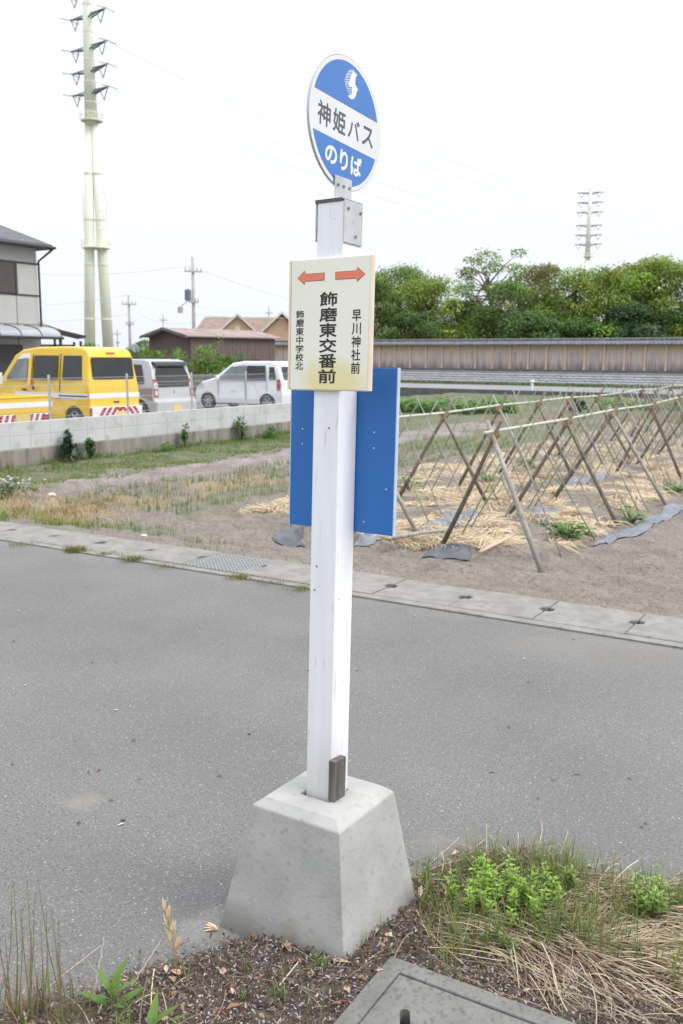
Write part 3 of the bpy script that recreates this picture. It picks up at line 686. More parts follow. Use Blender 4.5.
# inner slab with an oblong hand hole, cut as an ngon ring
hq = G(405, 1018, .049) - Vector((LIDC[0].x, LIDC[0].y, 0)); hc = (hq.dot(lu), hq.dot(lvv)); hl_, hw_ = .020, .0135; hang = rad(62)
hole = []
for k in range(24):
    t = 2 * math.pi * k / 24; x = hw_ * math.cos(t) + (hl_ if math.cos(t) >= 0 else -hl_); y = hw_ * math.sin(t)
    hole.append((hc[0] + x * math.cos(hang) - y * math.sin(hang), hc[1] + x * math.sin(hang) + y * math.cos(hang)))
m0, m1 = rimw + .003, sz - rimw - .003
def onsq(t):
    c, s = math.cos(t), math.sin(t)
    r = min(((m1 - hc[0]) / c if c > 1e-9 else (m0 - hc[0]) / c if c < -1e-9 else 9), ((m1 - hc[1]) / s if s > 1e-9 else (m0 - hc[1]) / s if s < -1e-9 else 9))
    return hc[0] + c * r, hc[1] + s * r
angs = [math.atan2(h_[1] - hc[1], h_[0] - hc[0]) for h_ in hole]
outp = [onsq(t) for t in angs]
# move the ring point closest to each corner exactly onto it
for cx, cy in ((m0, m0), (m1, m0), (m1, m1), (m0, m1)):
    j = min(range(24), key=lambda k: (outp[k][0] - cx) ** 2 + (outp[k][1] - cy) ** 2); outp[j] = (cx, cy)
q = MB(); n_ = 24
q.add([lf(u, v, .049) for u, v in outp] + [lf(u, v, .049) for u, v in hole] + [lf(u, v, -.0) for u, v in hole],
      [(i, n_ + i, n_ + (i + 1) % n_, (i + 1) % n_) for i in range(n_)] + [(n_ + i, 2 * n_ + i, 2 * n_ + (i + 1) % n_, n_ + (i + 1) % n_) for i in range(n_)])
q.build('cover_slab', 'lid', lid)
q = MB(); q.add([lf(u, v, .001) for u, v in hole], [tuple(range(n_))]); q.build('hand_hole', 'gap', lid)

# single weeds -------------------------------------------------------------------
def weed(name, px, py, h, spread, n, col, label, lw=.35, group=None, z=None):
    p = G(px, py, .02); 
    mb = MB()
    for i in range(n):
        d = hdir(); q = Vector((R.gauss(0, spread), R.gauss(0, spread * .7), 0)); hh = h * R.uniform(.55, 1)
        top = q + UP * hh + d * hh * .25
        mb.tube([q, q * .5 + top * .5 + d * .004, top], [.0016, .0013, .0008], 4, 0, jit((.12, .2, .05), .2), cap=False)
        k = R.randint(12, 17)
        for j in range(k):
            t = .2 + .8 * j / k; a = j * 2.4 + i; dd = Vector((math.cos(a), math.sin(a), R.uniform(.15, .8)))
            ln = h * R.uniform(.17, .30) * (1.15 - .4 * t)
            leaf(mb, q.lerp(top, t), dd, UP, ln, ln * lw, jit(col, .22), cup=.2)
    return tag(mb.build(name, 'leafy', loc=(p.x, p.y, verge_z(p.x, p.y))), label, 'weed', group)
weed('mugwort_weed', 506, 902, .105, .075, 52, (.29, .43, .085), 'bright green bushy weed on the verge edge, largest of the clumps', lw=.48)
weed('mugwort_weed', 478, 880, .10, .018, 9, (.29, .43, .085), 'small bright green weed at the left tip of the bushiest clump')
weed('mugwort_weed', 570, 893, .10, .014, 8, (.26, .37, .09), 'slim upright green weed right of the bushiest clump')
weed('mugwort_weed', 648, 915, .125, .03, 14, (.27, .36, .10), 'green weed rising from dry grass near the right frame edge')
weed('mugwort_weed', 585, 935, .05, .012, 4, (.24, .34, .09), 'tiny green weed in the middle of the matted straw')
weed('mugwort_weed', 503, 952, .055, .015, 5, (.24, .34, .09), 'low green sprig above the top edge of the concrete lid')
weed('broadleaf_seedling', 322, 975, .055, .006, 3, (.16, .30, .06), 'small rosette of green leaves in litter before the concrete foot', lw=.22)
weed('broadleaf_seedling', 363, 954, .05, .004, 2, (.17, .33, .06), 'tiny upright green seedling against the right foot corner', lw=.25)
weed('broadleaf_seedling', 245, 1000, .04, .01, 3, (.18, .26, .07), 'tiny yellow green sprout in litter left of the lid', lw=.2)
# broad-leaved plant by the left frame corner
def bigleaf(px, py, label, n, h, col):
    p = G(px, py, .01); mb = MB()
    mb.tube([(0, 0, 0), (.004, 0, h * .5), (.0, .004, h)], [.004, .003, .0015], 5, 0, (.15, .2, .06))
    for j in range(n):
        t = .15 + .85 * j / n; a = j * 2.4 + .6; dd = Vector((math.cos(a), math.sin(a), .35 + .9 * t))
        ln = R.uniform(.075, .115); leaf(mb, Vector((0, 0, h * t)), dd, UP, ln, ln * .28, jit(col, .2), cup=.15)
    tag(mb.build('goldenrod_plant', 'leafy', loc=(p.x, p.y, .0)), label, 'plant')
bigleaf(112, 1012, 'green plant with long pointed leaves at the lower left', 9, .085, (.15, .255, .06))
bigleaf(150, 1040, 'low green leafy plant at the bottom edge beside the pointed plant', 6, .045, (.17, .27, .065))
# tall thin stalks at the left
p = G(32, 1018, 0); mb = MB()
for i in range(34):
    q = Vector((R.gauss(0, .06), R.gauss(0, .03), 0)); h = R.uniform(.10, .34) if i > 9 else R.uniform(.32, .44)
    d = hdir(); top = q + UP * h + d * h * R.uniform(.02, .16); mid = q.lerp(top, .5) + d * h * .02
    c = R.choice([(.30, .24, .13), (.26, .26, .12), (.34, .22, .15), (.32, .30, .15)])
    mb.tube([q, mid, top], [.0018, .0014, .0005], 5, 0, jit(c, .2), cap=False)
    for k in range(5):
        if i < 12:
            t = .55 + .09 * k; leaf(mb, q.lerp(top, t), Vector((d.x * (-1) ** k, d.y, 1.6)), UP, .022, .004, jit((.25, .22, .10), .2))
for i in range(70):
    q = Vector((R.gauss(0, .07), R.gauss(0, .04), 0))
    blade(mb, q, hdir(), R.uniform(.05, .16), .004, R.uniform(.2, .9), jit(R.choice([(.30, .23, .10), (.2, .22, .07), (.36, .2, .12), (.14, .2, .05)]), .2))
tag(mb.build('tall_grass_tuft', 'leafy', loc=(p.x, p.y, 0)), 'tall thin brownish seed stalks at the lower left corner', 'grass tuft')
# dried grain ear stalk and bleached stems
p = G(178, 968, .0); mb = MB()
st = [Vector((0, 0, 0)), Vector((-.004, 0, .045)), Vector((-.014, 0, .09)), Vector((-.024, 0, .135)), Vector((-.034, .0, .175))]
mb.tube(st, [.002, .0018, .0016, .0014, .001], 5, 0, (.34, .2, .14))
for (t, a) in ((.30, .3), (.45, -.35), (.58, .25), (.70, -.25), (.82, .2), (.98, -.05)):
    i = min(3, int(t * 4)); q = st[i].lerp(st[i + 1], t * 4 - i)
    for k in range(3): leaf(mb, q, Vector((a + R.uniform(-.15, .15), R.uniform(-.2, .2), 1)), Vector((0, -1, .2)), R.uniform(.035, .05), .009, jit((.58, .42, .25), .12), cup=.4)
mb.tube([(0, 0, .05), (-.03, 0, .075)], [.0018, .0014], 5, 0, (.35, .26, .16))
tag(mb.build('dry_grain_stalk', 'straw', loc=(p.x, p.y, .0)), 'dried straw coloured seed ear standing left of the foot', 'dry stalk')
for (pa, pb, lab) in (((93, 1000), (104, 938), 'bleached wavy stem standing left of the long leaved plant'), ((128, 992), (161, 940), 'bleached slanting stem right of the long leaved plant')):
    a = G(*pa, .0); dpt = a.y; b = D(*pb, dpt); mb = MB(); pts = []
    for i in range(15): t = i / 14; q = a.lerp(b, t); q += Vector((.0022 * math.sin(i * 2.1), 0, 0)); pts.append(q - a)
    mb.tube(pts, [.0024 - .0012 * i / 14 for i in range(15)], 5, 0, (.62, .56, .45))
    tag(mb.build('dried_weed', 'straw', loc=a), lab, 'dry stem')
p = G(215, 932, .0); mb = MB()
for k in range(4): leaf(mb, Vector((0, 0, .004)), Vector((-1, .05 + .25 * k, .12 * k)), UP, .05, .010, jit((.60, .46, .30), .1), cup=.3)
tag(mb.build('fallen_husk', 'straw', loc=(p.x + .01, p.y, .002)), 'pale dry husk lying on the asphalt at the foot corner', 'husk')
# grass beside the foot and at the street edge
def tuft(px, py, z, n, h, col, label, w_=.004, group=None, spread=.03, zz=None, bend=(.1, .8)):
    p = G(px, py, z); mb = MB()
    for i in range(n):
        blade(mb, (R.gauss(0, spread), R.gauss(0, spread * .6), 0), hdir(), h * R.uniform(.5, 1), w_ * R.uniform(.6, 1.2), R.uniform(*bend), jit(col, .25))
    return tag(mb.build('grass_tuft', 'leafy', loc=(p.x, p.y, z if zz is None else zz)), label, 'grass tuft', group)
tuft(424, 895, .0, 14, .17, (.10, .20, .04), 'tall green grass blades leaning off the right foot corner', .005, spread=.018)
tuft(550, 935, .02, 34, .12, (.15, .22, .06), 'green grass tuft below the bushiest weed clump', .003, spread=.035)
tuft(455, 985, .02, 16, .09, (.13, .22, .05), 'green grass tuft touching the lid top edge', .004, spread=.02)
tuft(620, 905, .02, 24, .09, (.24, .22, .09), 'half dry grass tuft left of the right edge weed', .003, spread=.04)
tuft(515, 850, .005, 9, .05, (.22, .24, .08), 'sparse wiry grass at the top corner of the verge', .002, spread=.02)
tuft(332, 1005, .02, 10, .08, (.15, .22, .06), 'thin green grass left of the lid near the bottom edge', .003, spread=.02)
for (px, py, lab, h, n) in ((75, 551, 'largest leftmost grass tuft growing at the asphalt and gutter edge', .10, 60), (133, 560, 'long grass tuft second from the left along the gutter edge', .08, 50), (163, 567, 'tiny grass tuft just before the steel grating', .05, 20),
                     (240, 578, 'grass tuft right after the steel grating on the gutter edge', .065, 36), (266, 583, 'tiny yellowish grass tuft between two others past the grating', .045, 18), (303, 589, 'grass tuft at the gutter edge touching the white post', .06, 36),
                     (107, 554, 'flat yellowish grass tuft between the two left gutter tufts', .05, 24), (20, 545, 'thin dry grass in the gutter seam at the left frame edge', .045, 26)):
    tuft(px, py, .012, n * 3, h * .8, (.20, .21, .075), lab, .007, 'grass tufts along the gutter edge', spread=.055, bend=(.3, 1.1))
sg = MB()
for i in range(900):
    r = R.uniform(-8, 4); p_ = P_IN + R.gauss(0, .018)
    if n2(r, 0, 2.2, 6) < .02: continue
    q = RP(r, p_, .005); blade(sg, q, hdir(), R.uniform(.01, .03), .006, .6, jit(R.choice([(.2, .2, .07), (.28, .22, .11), (.13, .17, .04)]), .2), n=2)
tag(sg.build('seam_grass', 'leafy'), 'low grass and moss along the seam of asphalt and gutter', 'grass', kind='stuff')

# ------------------------------------------------------------------ field: mulch, straw, trellises
def zf(q): return ground_z(q.x, q.y)
st = MB(); k = 0
while k < 14000:
    a = R.uniform(-1.2, 1) ** 2 * 12 * R.random() - .6 if R.random() < .5 else R.uniform(-.6, 12); b = R.uniform(-3.7, .8)
    q = NEAR0 + ROWD * a + ROWN * b
    if not in_straw(q.x, q.y): continue
    if n2(q.x, q.y, 1.7, 21) < -.06: continue
    k += 1
    an = n2(q.x, q.y, 1.6, 41) * 5.5 + R.gauss(0, .45); d = Vector((math.cos(an), math.sin(an), 0)); ln = R.uniform(.10, .34); w_ = R.uniform(.005, .010)
    s = Vector((-d.y, d.x, 0)); z0 = zf(q) + R.uniform(.0, .03); h = R.uniform(0, .04)
    e = q + d * ln; ze = zf(e) + R.uniform(0, .03)
    c = jit(R.choice([(.54, .42, .275), (.62, .50, .35), (.44, .335, .205), (.35, .26, .155), (.58, .455, .305)]), .2)
    mid = (q + e) / 2 + s * R.uniform(-.04, .04)
    st.add([(q.x - s.x * w_ / 2, q.y - s.y * w_ / 2, z0), (q.x + s.x * w_ / 2, q.y + s.y * w_ / 2, z0), (mid.x + s.x * w_ / 2, mid.y + s.y * w_ / 2, (z0 + ze) / 2 + h + .003), (mid.x - s.x * w_ / 2, mid.y - s.y * w_ / 2, (z0 + ze) / 2 + h), (e.x, e.y, ze)], [(0, 1, 2, 3), (3, 2, 4)], 0, c)
tag(st.build('straw_mulch', 'straw'), 'tan straw mulch spread under the pole trellises', 'straw', kind='stuff')

def film(poly_px, z, name, label, m, lift=.09, n=14):
    """rumpled plastic sheet; corners surveyed on the ground"""
    P = [G(px, py, z) for px, py in poly_px]; mb = MB()
    for j in range(n + 1):
        for i in range(n + 1):
            u, v = i / n, j / n
            q = P[0].lerp(P[1], u).lerp(P[3].lerp(P[2], u), v)
            q.x += n2(q.x, q.y, 2, 31) * .08; q.y += n2(q.x, q.y, 2, 7) * .08
            ed = min(u, 1 - u, v, 1 - v)
            mb.v.append((q.x, q.y, ground_z(q.x, q.y) + (.012 if ed < .03 else lift * (.5 + .5 * min(1, ed * 5)) + n2(q.x, q.y, 6, 3) * .025)))
    for j in range(n):
        for i in range(n): mb.f.append((j * (n + 1) + i, j * (n + 1) + i + 1, (j + 1) * (n + 1) + i + 1, (j + 1) * (n + 1) + i)); mb.mi.append(0)
    return tag(mb.build(name, m, smooth=True), label, 'plastic sheet', 'plastic mulch sheets in the field')
film([(425, 557), (470, 560), (474, 545), (435, 545)], -.2, 'mulch_sheet', 'dark plastic sheet at the front end of the near trellis', 'film_dark', .05)
film([(420, 530), (462, 531), (482, 513), (450, 511)], -.2, 'mulch_sheet', 'grey plastic sheet between the two trellis rows', 'film', .04)
film([(530, 523), (552, 523), (560, 512), (535, 512)], -.2, 'mulch_sheet', 'small grey plastic patch behind the thickest trellis pole', 'film', .03)
film([(555, 492), (600, 487), (612, 476), (570, 480)], -.2, 'mulch_sheet', 'flat grey plastic strip farther along between the rows', 'film', .03)
film([(590, 548), (625, 540), (700, 502), (668, 508)], -.2, 'mulch_sheet', 'long grey plastic strip edging the straw on the right', 'film', .03, 20)
film([(275, 536), (305, 540), (300, 524), (284, 526)], -.15, 'mulch_sheet', 'dark plastic sheet behind the post below the blue panel', 'film_dark', .04)
film([(84, 492), (140, 498), (140, 489), (98, 486)], -.2, 'mulch_sheet', 'flat grey plastic sheet on the open soil left of the post', 'film_dark', .0)
film([(352, 538), (380, 537), (392, 528), (356, 530)], -.15, 'mulch_sheet', 'grey plastic sheet end right of the post under the blue panel', 'film', .03)

def pole(tr, a, b, r0, r1, m, name='pole', over=.0, bend=.02):
    a, b = Vector(a), Vector(b); d = b - a; b = b + d.normalized() * over; s = d.cross(UP).normalized() * R.uniform(-bend, bend)
    pts = [a, a.lerp(b, .33) + s, a.lerp(b, .66) + s * .8, b]
    q = MB(); q.tube([p - tr.location for p in pts], [r0, r0 * .95 + r1 * .05, (r0 + r1) / 2, r1], 8); q.build(name, m, tr, smooth=True)
def trellis(label, mids, w_, h, railh, extra_px=None):
    t0 = mids[0].copy(); t0.z = 0
    tr = empty('bean_trellis', t0, 0, label, 'trellis', 'pole trellises in the field')
    apex = []
    for i, mq in enumerate(mids):
        e = ROWN * (w_ / 2); wob = Vector((R.uniform(-.12, .12), R.uniform(-.12, .12), 0))
        l0 = mq - e * R.uniform(.92, 1.1) + wob - ROWD * .18; r0 = mq + e * R.uniform(.92, 1.1) - wob + ROWD * .1
        if i == 0 and extra_px: l0, r0 = [G(*p, -.19) for p in extra_px[:2]]
        l0.z = zf(l0) - .05; r0.z = zf(r0) - .05
        ap = (l0 + r0) / 2; ap.z = -.2 + h + R.uniform(-.03, .03)
        if i == 0 and extra_px: ap = D(*extra_px[2], ap.y)
        apex.append(ap)
        big = .028 if i == 0 and extra_px else .025
        pole(tr, l0, ap, .026, .019, 'pole_wood', over=R.uniform(.12, .26)); pole(tr, r0, ap - ROWD * .03, big, big * .68, 'pole_grey' if i % 2 == 0 else 'pole_wood', over=R.uniform(.08, .22))
        q = MB(); q.tube([ap - tr.location + Vector((-.04, 0, -.03)), ap - tr.location + Vector((.04, .0, .035))], [.045, .04], 7); q.build('lashing', 'twine', tr)
    # rail laid in the crotches, in overlapping lengths
    j = 0
    pts = []
    for i, a in enumerate(apex): pts.append(a + Vector((0, 0, .045)) - ROWD * (.25 if i == 0 else 0))
    for i in range(0, len(pts) - 1, 3):
        seg = pts[i:i + 4]
        q = MB(); q.tube([p - tr.location + Vector((0, 0, .008 * (i % 2))) for p in seg], [.016, .015, .015, .014][:len(seg)], 8); q.build('rail', 'bamboo', tr, smooth=True)
    # thin garden stakes between the frames
    for a, b in zip(apex, apex[1:]):
        for f in (.25, .5, .75):
            for s in (-1, 1):
                f_ = f + R.uniform(-.06, .06); top = a.lerp(b, f_) + UP * R.uniform(.0, .03); base_ = top + ROWN * s * w_ / 2 * R.uniform(.85, 1.1) + ROWD * R.uniform(-.15, .15); base_.z = zf(base_) - .03
                pole(tr, base_, top, .0075, .006, 'stake' if R.random() < .6 else 'pole_grey', 'stake', over=R.uniform(.1, .3), bend=.01)
    return tr
def line_mids(p0, known, n, step):
    out = [Vector((x, y, 0)) for x, y in known]
    while len(out) < n: out.append(out[-1] + ROWD * step)
    return out
def mid(pl, pr): return tuple(((G(*pl, -.2) + G(*pr, -.2)) / 2)[:2])
near = line_mids(NEAR0, [mid((440, 543), (544.5, 569)), mid((513, 516), (610.6, 522)), mid((565, 500), (659, 506)), mid((616, 480), (680, 476))], 12, 2.0)
trellis('nearer row of crossed poles carrying a pale rail over straw', near, 1.3, 1.17, 1., ((440, 543), (544.5, 569), (494, 436)))
farr = line_mids(FAR0, [tuple((G(412.8, 533, -.2) - ROWN * .62)[:2]), mid((406, 495), (485.4, 512)), mid((456, 484), (539, 499))], 13, 1.75)
trellis('farther row of crossed poles with pale rail starting behind the panel', farr, 1.3, 1.17, 1.)
# a loose stick on the straw
a, b = G(394, 538, -.12), G(448, 530, -.12); q = MB(); q.tube([Vector((0, 0, 0)), (b - a) * .5 + Vector((0, .02, .01)), b - a], [.022, .02, .016], 8)
tag(q.build('loose_pole', 'pole_grey', loc=a, smooth=True), 'weathered stick lying on straw in front of the far trellis', 'stick')
a, b = G(480, 552, -.12), G(512, 536, -.12); q = MB(); q.tube([Vector((0, 0, 0)), b - a], [.018, .014], 8)
tag(q.build('loose_pole', 'wood_post', loc=a, smooth=True), 'brown stick lying on straw inside the near trellis', 'stick')
# vegetable seedlings
def veg(px, py, r, label, n=26):
    p = G(px, py, -.15); mb = MB()
    for i in range(n):
        a = R.uniform(0, 6.28); rr = r * math.sqrt(R.random()); q = Vector((rr * math.cos(a), rr * math.sin(a), R.uniform(.04, .16)))
        mb.tube([q * .3 * Vector((1, 1, 0)).length / 1.414 - UP * .02, q], .004, 4, 0, (.12, .18, .05), cap=False)
        ln = R.uniform(.07, .12); d = Vector((math.cos(a), math.sin(a), R.uniform(-.2, .5)))
        leaf(mb, q, d, UP, ln, ln * .95, jit(R.choice([(.085, .19, .04), (.12, .25, .05), (.17, .30, .09)]), .2), cup=.12)
    tag(mb.build('vegetable_plant', 'leafy', loc=(p.x, p.y, zf(p))), label, 'vegetable plant', 'young vegetable plants in the straw')
veg(565, 537, .21, 'leafy vegetable plant at the foot of the thickest trellis pole', 46)
veg(631, 517, .13, 'small vegetable plant beside the long grey plastic strip', 22)
veg(674, 487, .20, 'leafy vegetable plant near the right frame edge', 34)
veg(409, 491, .17, 'vegetable plant behind the straw next to the blue panel', 26)
veg(487, 480, .13, 'small vegetable plant under the middle of the far trellis', 18)
veg(525, 467, .14, 'vegetable plant seen between the two trellis rails', 18)

# field grass: green strip by the wall, dry patch, sprouts in the furrows
fg = MB()
def fblade(q, h, w_, col, bend=(.1, .7)):
    blade(fg, (q.x, q.y, zf(q) - .005), hdir(), h, w_, R.uniform(*bend), col, n=2)
for i in range(16000):
    s = R.uniform(-4, 10); dw = R.uniform(.0, 2.4) ** 1.05
    q = WA + WD * s + WN * dw
    if q.dot(EP) < 8.9 or n2(q.x, q.y, .9, 3) + .25 * R.random() < -.12: continue
    fblade(q, R.uniform(.03, .08) * (2.2 if dw < .4 else 1), .014, jit(R.choice([(.11, .20, .04), (.15, .23, .05), (.20, .22, .07)]), .25))
for i in range(3200):
    q = G(R.triangular(-40, 140, 20), R.triangular(480, 532, 505), -.2)
    if n2(q.x, q.y, 1.1, 13) + n2(q.x, q.y, 3, 4) * .5 < R.uniform(-.35, .15): continue
    if q.dot(EP) < 6.4: continue
    fblade(q, R.uniform(.06, .18), .012, jit(R.choice([(.46, .34, .19), (.38, .26, .14), (.52, .41, .25), (.24, .25, .09)]), .2), (.4, 1.2))
for i in range(3000):
    q = G(R.triangular(-30, 250, 10), R.uniform(503, 560), -.1)
    if q.dot(EP) < 6.3 or q.dot(EP) > 8.2 or n2(q.x, q.y, 1.2, 23) < .05: continue
    fblade(q, R.uniform(.06, .16), .010, jit((.15, .23, .05), .25))
for k in range(-9, 6):                        # furrow rows
    for i in range(900):
        a = R.uniform(-3, 12); q = NEAR0 + ROWN * (-4.1 - .465 * (k + 9)) + ROWD * a + ROWN * R.gauss(0, .045)
        s, dw = wcoord(q)
        if dw < 3.6 or q.dot(EP) < 8.4: continue
        fblade(q, R.uniform(.06, .17), .012, jit((.19, .25, .10), .2), (.0, .5))
for i in range(9000):                         # rough green beyond and between the rows
    q = RP(R.uniform(-6, 16), R.uniform(15, 44)); s, dw = wcoord(q)
    if dw < .5 or in_straw(q.x, q.y) or n2(q.x, q.y, .35, 17) < -.05: continue
    fblade(q, R.uniform(.08, .25), .03, jit(R.choice([(.14, .20, .06), (.22, .22, .10), (.30, .25, .13)]), .25))
tag(fg.build('field_grass', 'leafy'), 'green and straw coloured grass and seedlings over the open field', 'grass', kind='stuff')
cr = MB()                                     # leafy crop rows at the far side
for i in range(2600):
    if i < 1900: q = G(R.uniform(396, 530), 0, 0) if False else D(R.uniform(370, 516), 405, 34 + R.uniform(-1.3, 1.3))
    else: q = D(R.uniform(598, 700), 396, 36 + R.uniform(-1, 1))
    q = Vector((q.x, q.y, 0)); q.z = zf(q) + R.uniform(.02, .62) * (.6 + .4 * n2(q.x, q.y, 1.2, 5))
    d = hdir() + UP * R.uniform(-.2, .8); ln = R.uniform(.14, .28)
    leaf(cr, q, d, UP, ln, ln * .55, jit(R.choice([(.10, .20, .045), (.14, .27, .06), (.19, .31, .10)]), .2))
tag(cr.build('crop_rows', 'leafy'), 'leafy green crop rows at the far side of the field', 'crops', kind='stuff')
def bush(px, pyb, Y, wdt, hgt, col, label, n=700, cat='shrub', name='shrub', group=None, ls=.1, z0=None):
    b = D(px, pyb, Y); z = zf(b) if z0 is None else z0; mb = MB(); rr = wdt / 2
    for i in range(5): mb.tube([(0, 0, 0), (R.uniform(-.3, .3) * rr, R.uniform(-.3, .3) * rr, hgt * .6)], [.02 * hgt, .008 * hgt], 5, 0, (.09, .07, .05))
    cl = [(Vector((R.gauss(0, .38) * rr, R.gauss(0, .38) * rr, hgt * R.uniform(.25, .8))), R.uniform(.28, .5)) for k in range(12)]
    for i in range(n):
        c, r = R.choice(cl); d = Vector((R.gauss(0, 1), R.gauss(0, 1), R.gauss(0, 1))).normalized(); q = c + Vector((d.x * rr * r, d.y * rr * r, d.z * hgt * r * .5)) * R.uniform(.6, 1.05)
        if q.z < .01: q.z = R.uniform(.01, .1 * hgt)
        leaf(mb, q, d + Vector((0, 0, R.uniform(-.2, .6))), UP, ls * R.uniform(.7, 1.3), ls * .6, jit(col, .28))
    return tag(mb.build(name, 'leafy', loc=(b.x, b.y, z)), label, cat, group)
bush(581, 398, 34, .95, .5, (.045, .10, .05), 'round dark green shrub at the far field edge', 800, ls=.09)
bush(70, 464, 17.0, .28, .58, (.055, .11, .055), 'dark green weed bush against the old concrete wall', 800, ls=.06)
bush(91, 461, 17.4, .22, .42, (.08, .17, .06), 'smaller lighter bush right of the dark one against the wall', 520, ls=.06)
bush(185, 449, 19.9, .18, .5, (.08, .18, .05), 'narrow green climber growing up the old wall', 240, ls=.06)
bush(242, 442, 21.8, .45, .55, (.13, .18, .07), 'pale loose weeds at the wall near the post', 260, ls=.07)
bush(268, 440, 22.4, .5, .28, (.10, .22, .05), 'low bright green weeds at the wall beside the post', 240, ls=.06)
bush(168, 453, 19.2, .5, .18, (.13, .22, .05), 'low light green weeds at the foot of the wall', 160, ls=.06)
bush(10, 492, 12.6, .7, .26, (.14, .20, .08), 'leafy low plant with white flower heads at the left edge', 420, 'plant', 'flowering_plant', ls=.05)
fl = MB(); pb_ = D(10, 492, 12.6)
for i in range(30): fl.tube([(R.gauss(0, .18), R.gauss(0, .14), R.uniform(.2, .29)), (0 + R.gauss(0, .18), R.gauss(0, .14), .3)], .0, 3) if False else fl.box((x_ := R.gauss(0, .2), y_ := R.gauss(0, .15), z_ := R.uniform(.2, .29)), (x_ + .024, y_ + .024, z_ + .010))
fo = fl.build('blossoms', 'ink_white'); fo.parent = [o for o in bpy.data.objects if o.name == 'flowering_plant'][0]
for (px, py, r, lab) in ((51.5, 491.5, .05, 'white stone lying in the dry grass patch'), (144, 536, .03, 'small white pebble on the bare soil near the gutter')):
    p = G(px, py, -.2); q = MB(); ring = []
    for k, (zz, rr) in enumerate(((-.3, .8), (.1, 1), (.5, .75), (.7, .3))): ring.append([(r * rr * 1.3 * math.cos(a * .785 + k * .2) * R.uniform(.85, 1.1), r * rr * math.sin(a * .785 + k * .2) * R.uniform(.85, 1.1), r * zz) for a in range(8)])
    for k in range(3): q.add(ring[k] + ring[k + 1], [(i, (i + 1) % 8, 8 + (i + 1) % 8, 8 + i) for i in range(8)])
    q.add(ring[3], [tuple(range(8))]); p.z = zf(p) + .01
    tag(q.build('pale_stone', 'stone_white', loc=p, smooth=True), lab, 'stone')
# clods on the soil
clod = MB()
for i in range(2600):
    q = RP(R.uniform(-6.5, 5.5), P_OUT + .15 + R.expovariate(1 / .9)); 
    if in_straw(q.x, q.y): continue
    r = R.uniform(.006, .022); a = hdir(); s = Vector((-a.y, a.x, 0)); z = zf(q)
    vs = [q + a * r, q + s * r * .8, q - a * r * .9, q - s * r, q]; vs = [Vector((v.x, v.y, z - .004)) for v in vs[:4]] + [Vector((q.x, q.y, z + r * .8))]
    clod.add(vs, [(0, 1, 4), (1, 2, 4), (2, 3, 4), (3, 0, 4)], 0, jit((.20, .165, .135), .2))
tag(clod.build('soil_clods', 'litter', smooth=True), 'small dry clods on the bare field soil', 'soil', kind='stuff')

# ------------------------------------------------------------------ block wall with mesh fence
S0, S1 = -9., 9.9
def W(s, n, z): q = WA + WD * s + WN * n; return Vector((q.x, q.y, z))
wall = empty('block_wall', W(0, 0, -.25), 0, 'low white block wall on an old stained concrete base beside the field', 'wall')
wl = wall.location
def wbox(mb, s0, s1, n0, n1, z0, z1, mi=0):
    vs = [W(s0, n0, z0), W(s1, n0, z0), W(s1, n1, z0), W(s0, n1, z0), W(s0, n0, z1), W(s1, n0, z1), W(s1, n1, z1), W(s0, n1, z1)]
    mb.add([v - wl for v in vs], [(0, 1, 2, 3), (7, 6, 5, 4), (4, 5, 1, 0), (5, 6, 2, 1), (6, 7, 3, 2), (7, 4, 0, 3)], mi)
q = MB(); wbox(q, S0, S1, -.1, .07, -.9, .075); q.build('concrete_base', 'old_conc', wall, bevel=.01, seg=1)
q = MB(); wbox(q, S0, S1, -.09, .047, .077, .548); q.build('wall_core', 'mortar', wall)
q = MB(); zc = [.078, .3125, .55]
for c in range(2):
    s = S0 - (0)
    while s < S1:
        wbox(q, s + .004, min(s + .456, S1), -.095, .051 + R.uniform(-.0008, .0008), zc[c] + .004, zc[c + 1] - .004); s += .46
q.build('block_courses', 'block', wall, bevel=.004, seg=1)
fence = empty('mesh_fence', W(0, 0, .55), 0, 'pale wire mesh fence standing on the white block wall', 'fence')
wl = fence.location
fpx = [51, 127, 192.5, 247]; fs_ = []
for px in fpx:
    d = ray(px, 415); t = WA.to_2d(); 
    # intersect sight line with the wall plane
    det = d.x * -WD.y + d.y * WD.x; k = (WA.x * -WD.y + WA.y * WD.x) / det; q = d * k; fs_.append((Vector((q.x, q.y, 0)) - Vector((WA.x, WA.y, 0))).dot(WD))
step = (fs_[-1] - fs_[0]) / 3
print('FENCE', fs_, step)
posts = [fs_[0] + step * i for i in range(-4, 5) if S0 < fs_[0] + step * i < S1 - .1]
FT = .74
for s in posts:
    q = MB(); q.tube([W(s, -.02, .5) - wl, W(s, -.02, .55 + FT + .05) - wl], .021, 10); q.tube([W(s, -.02, .55 + FT + .05) - wl, W(s, -.02, .55 + FT + .062) - wl], [.023, .012], 10); q.build('post', 'fence', fence, smooth=False)
for a, b in zip(posts, posts[1:]):
    q = MB()
    for z in (.60, .75, .90, 1.05, 1.17, 1.29): q.tube([W(a, .006, z) - wl, W(b, .006, z) - wl], .0036, 5)
    n_ = int((b - a) / .05)
    for i in range(n_ + 1):
        s = a + (b - a) * i / n_; q.tube([W(s, .011, .58) - wl, W(s, .011, .55 + FT) - wl], .0019, 4, cap=False)
    q.build('mesh_panel', 'fence', fence)

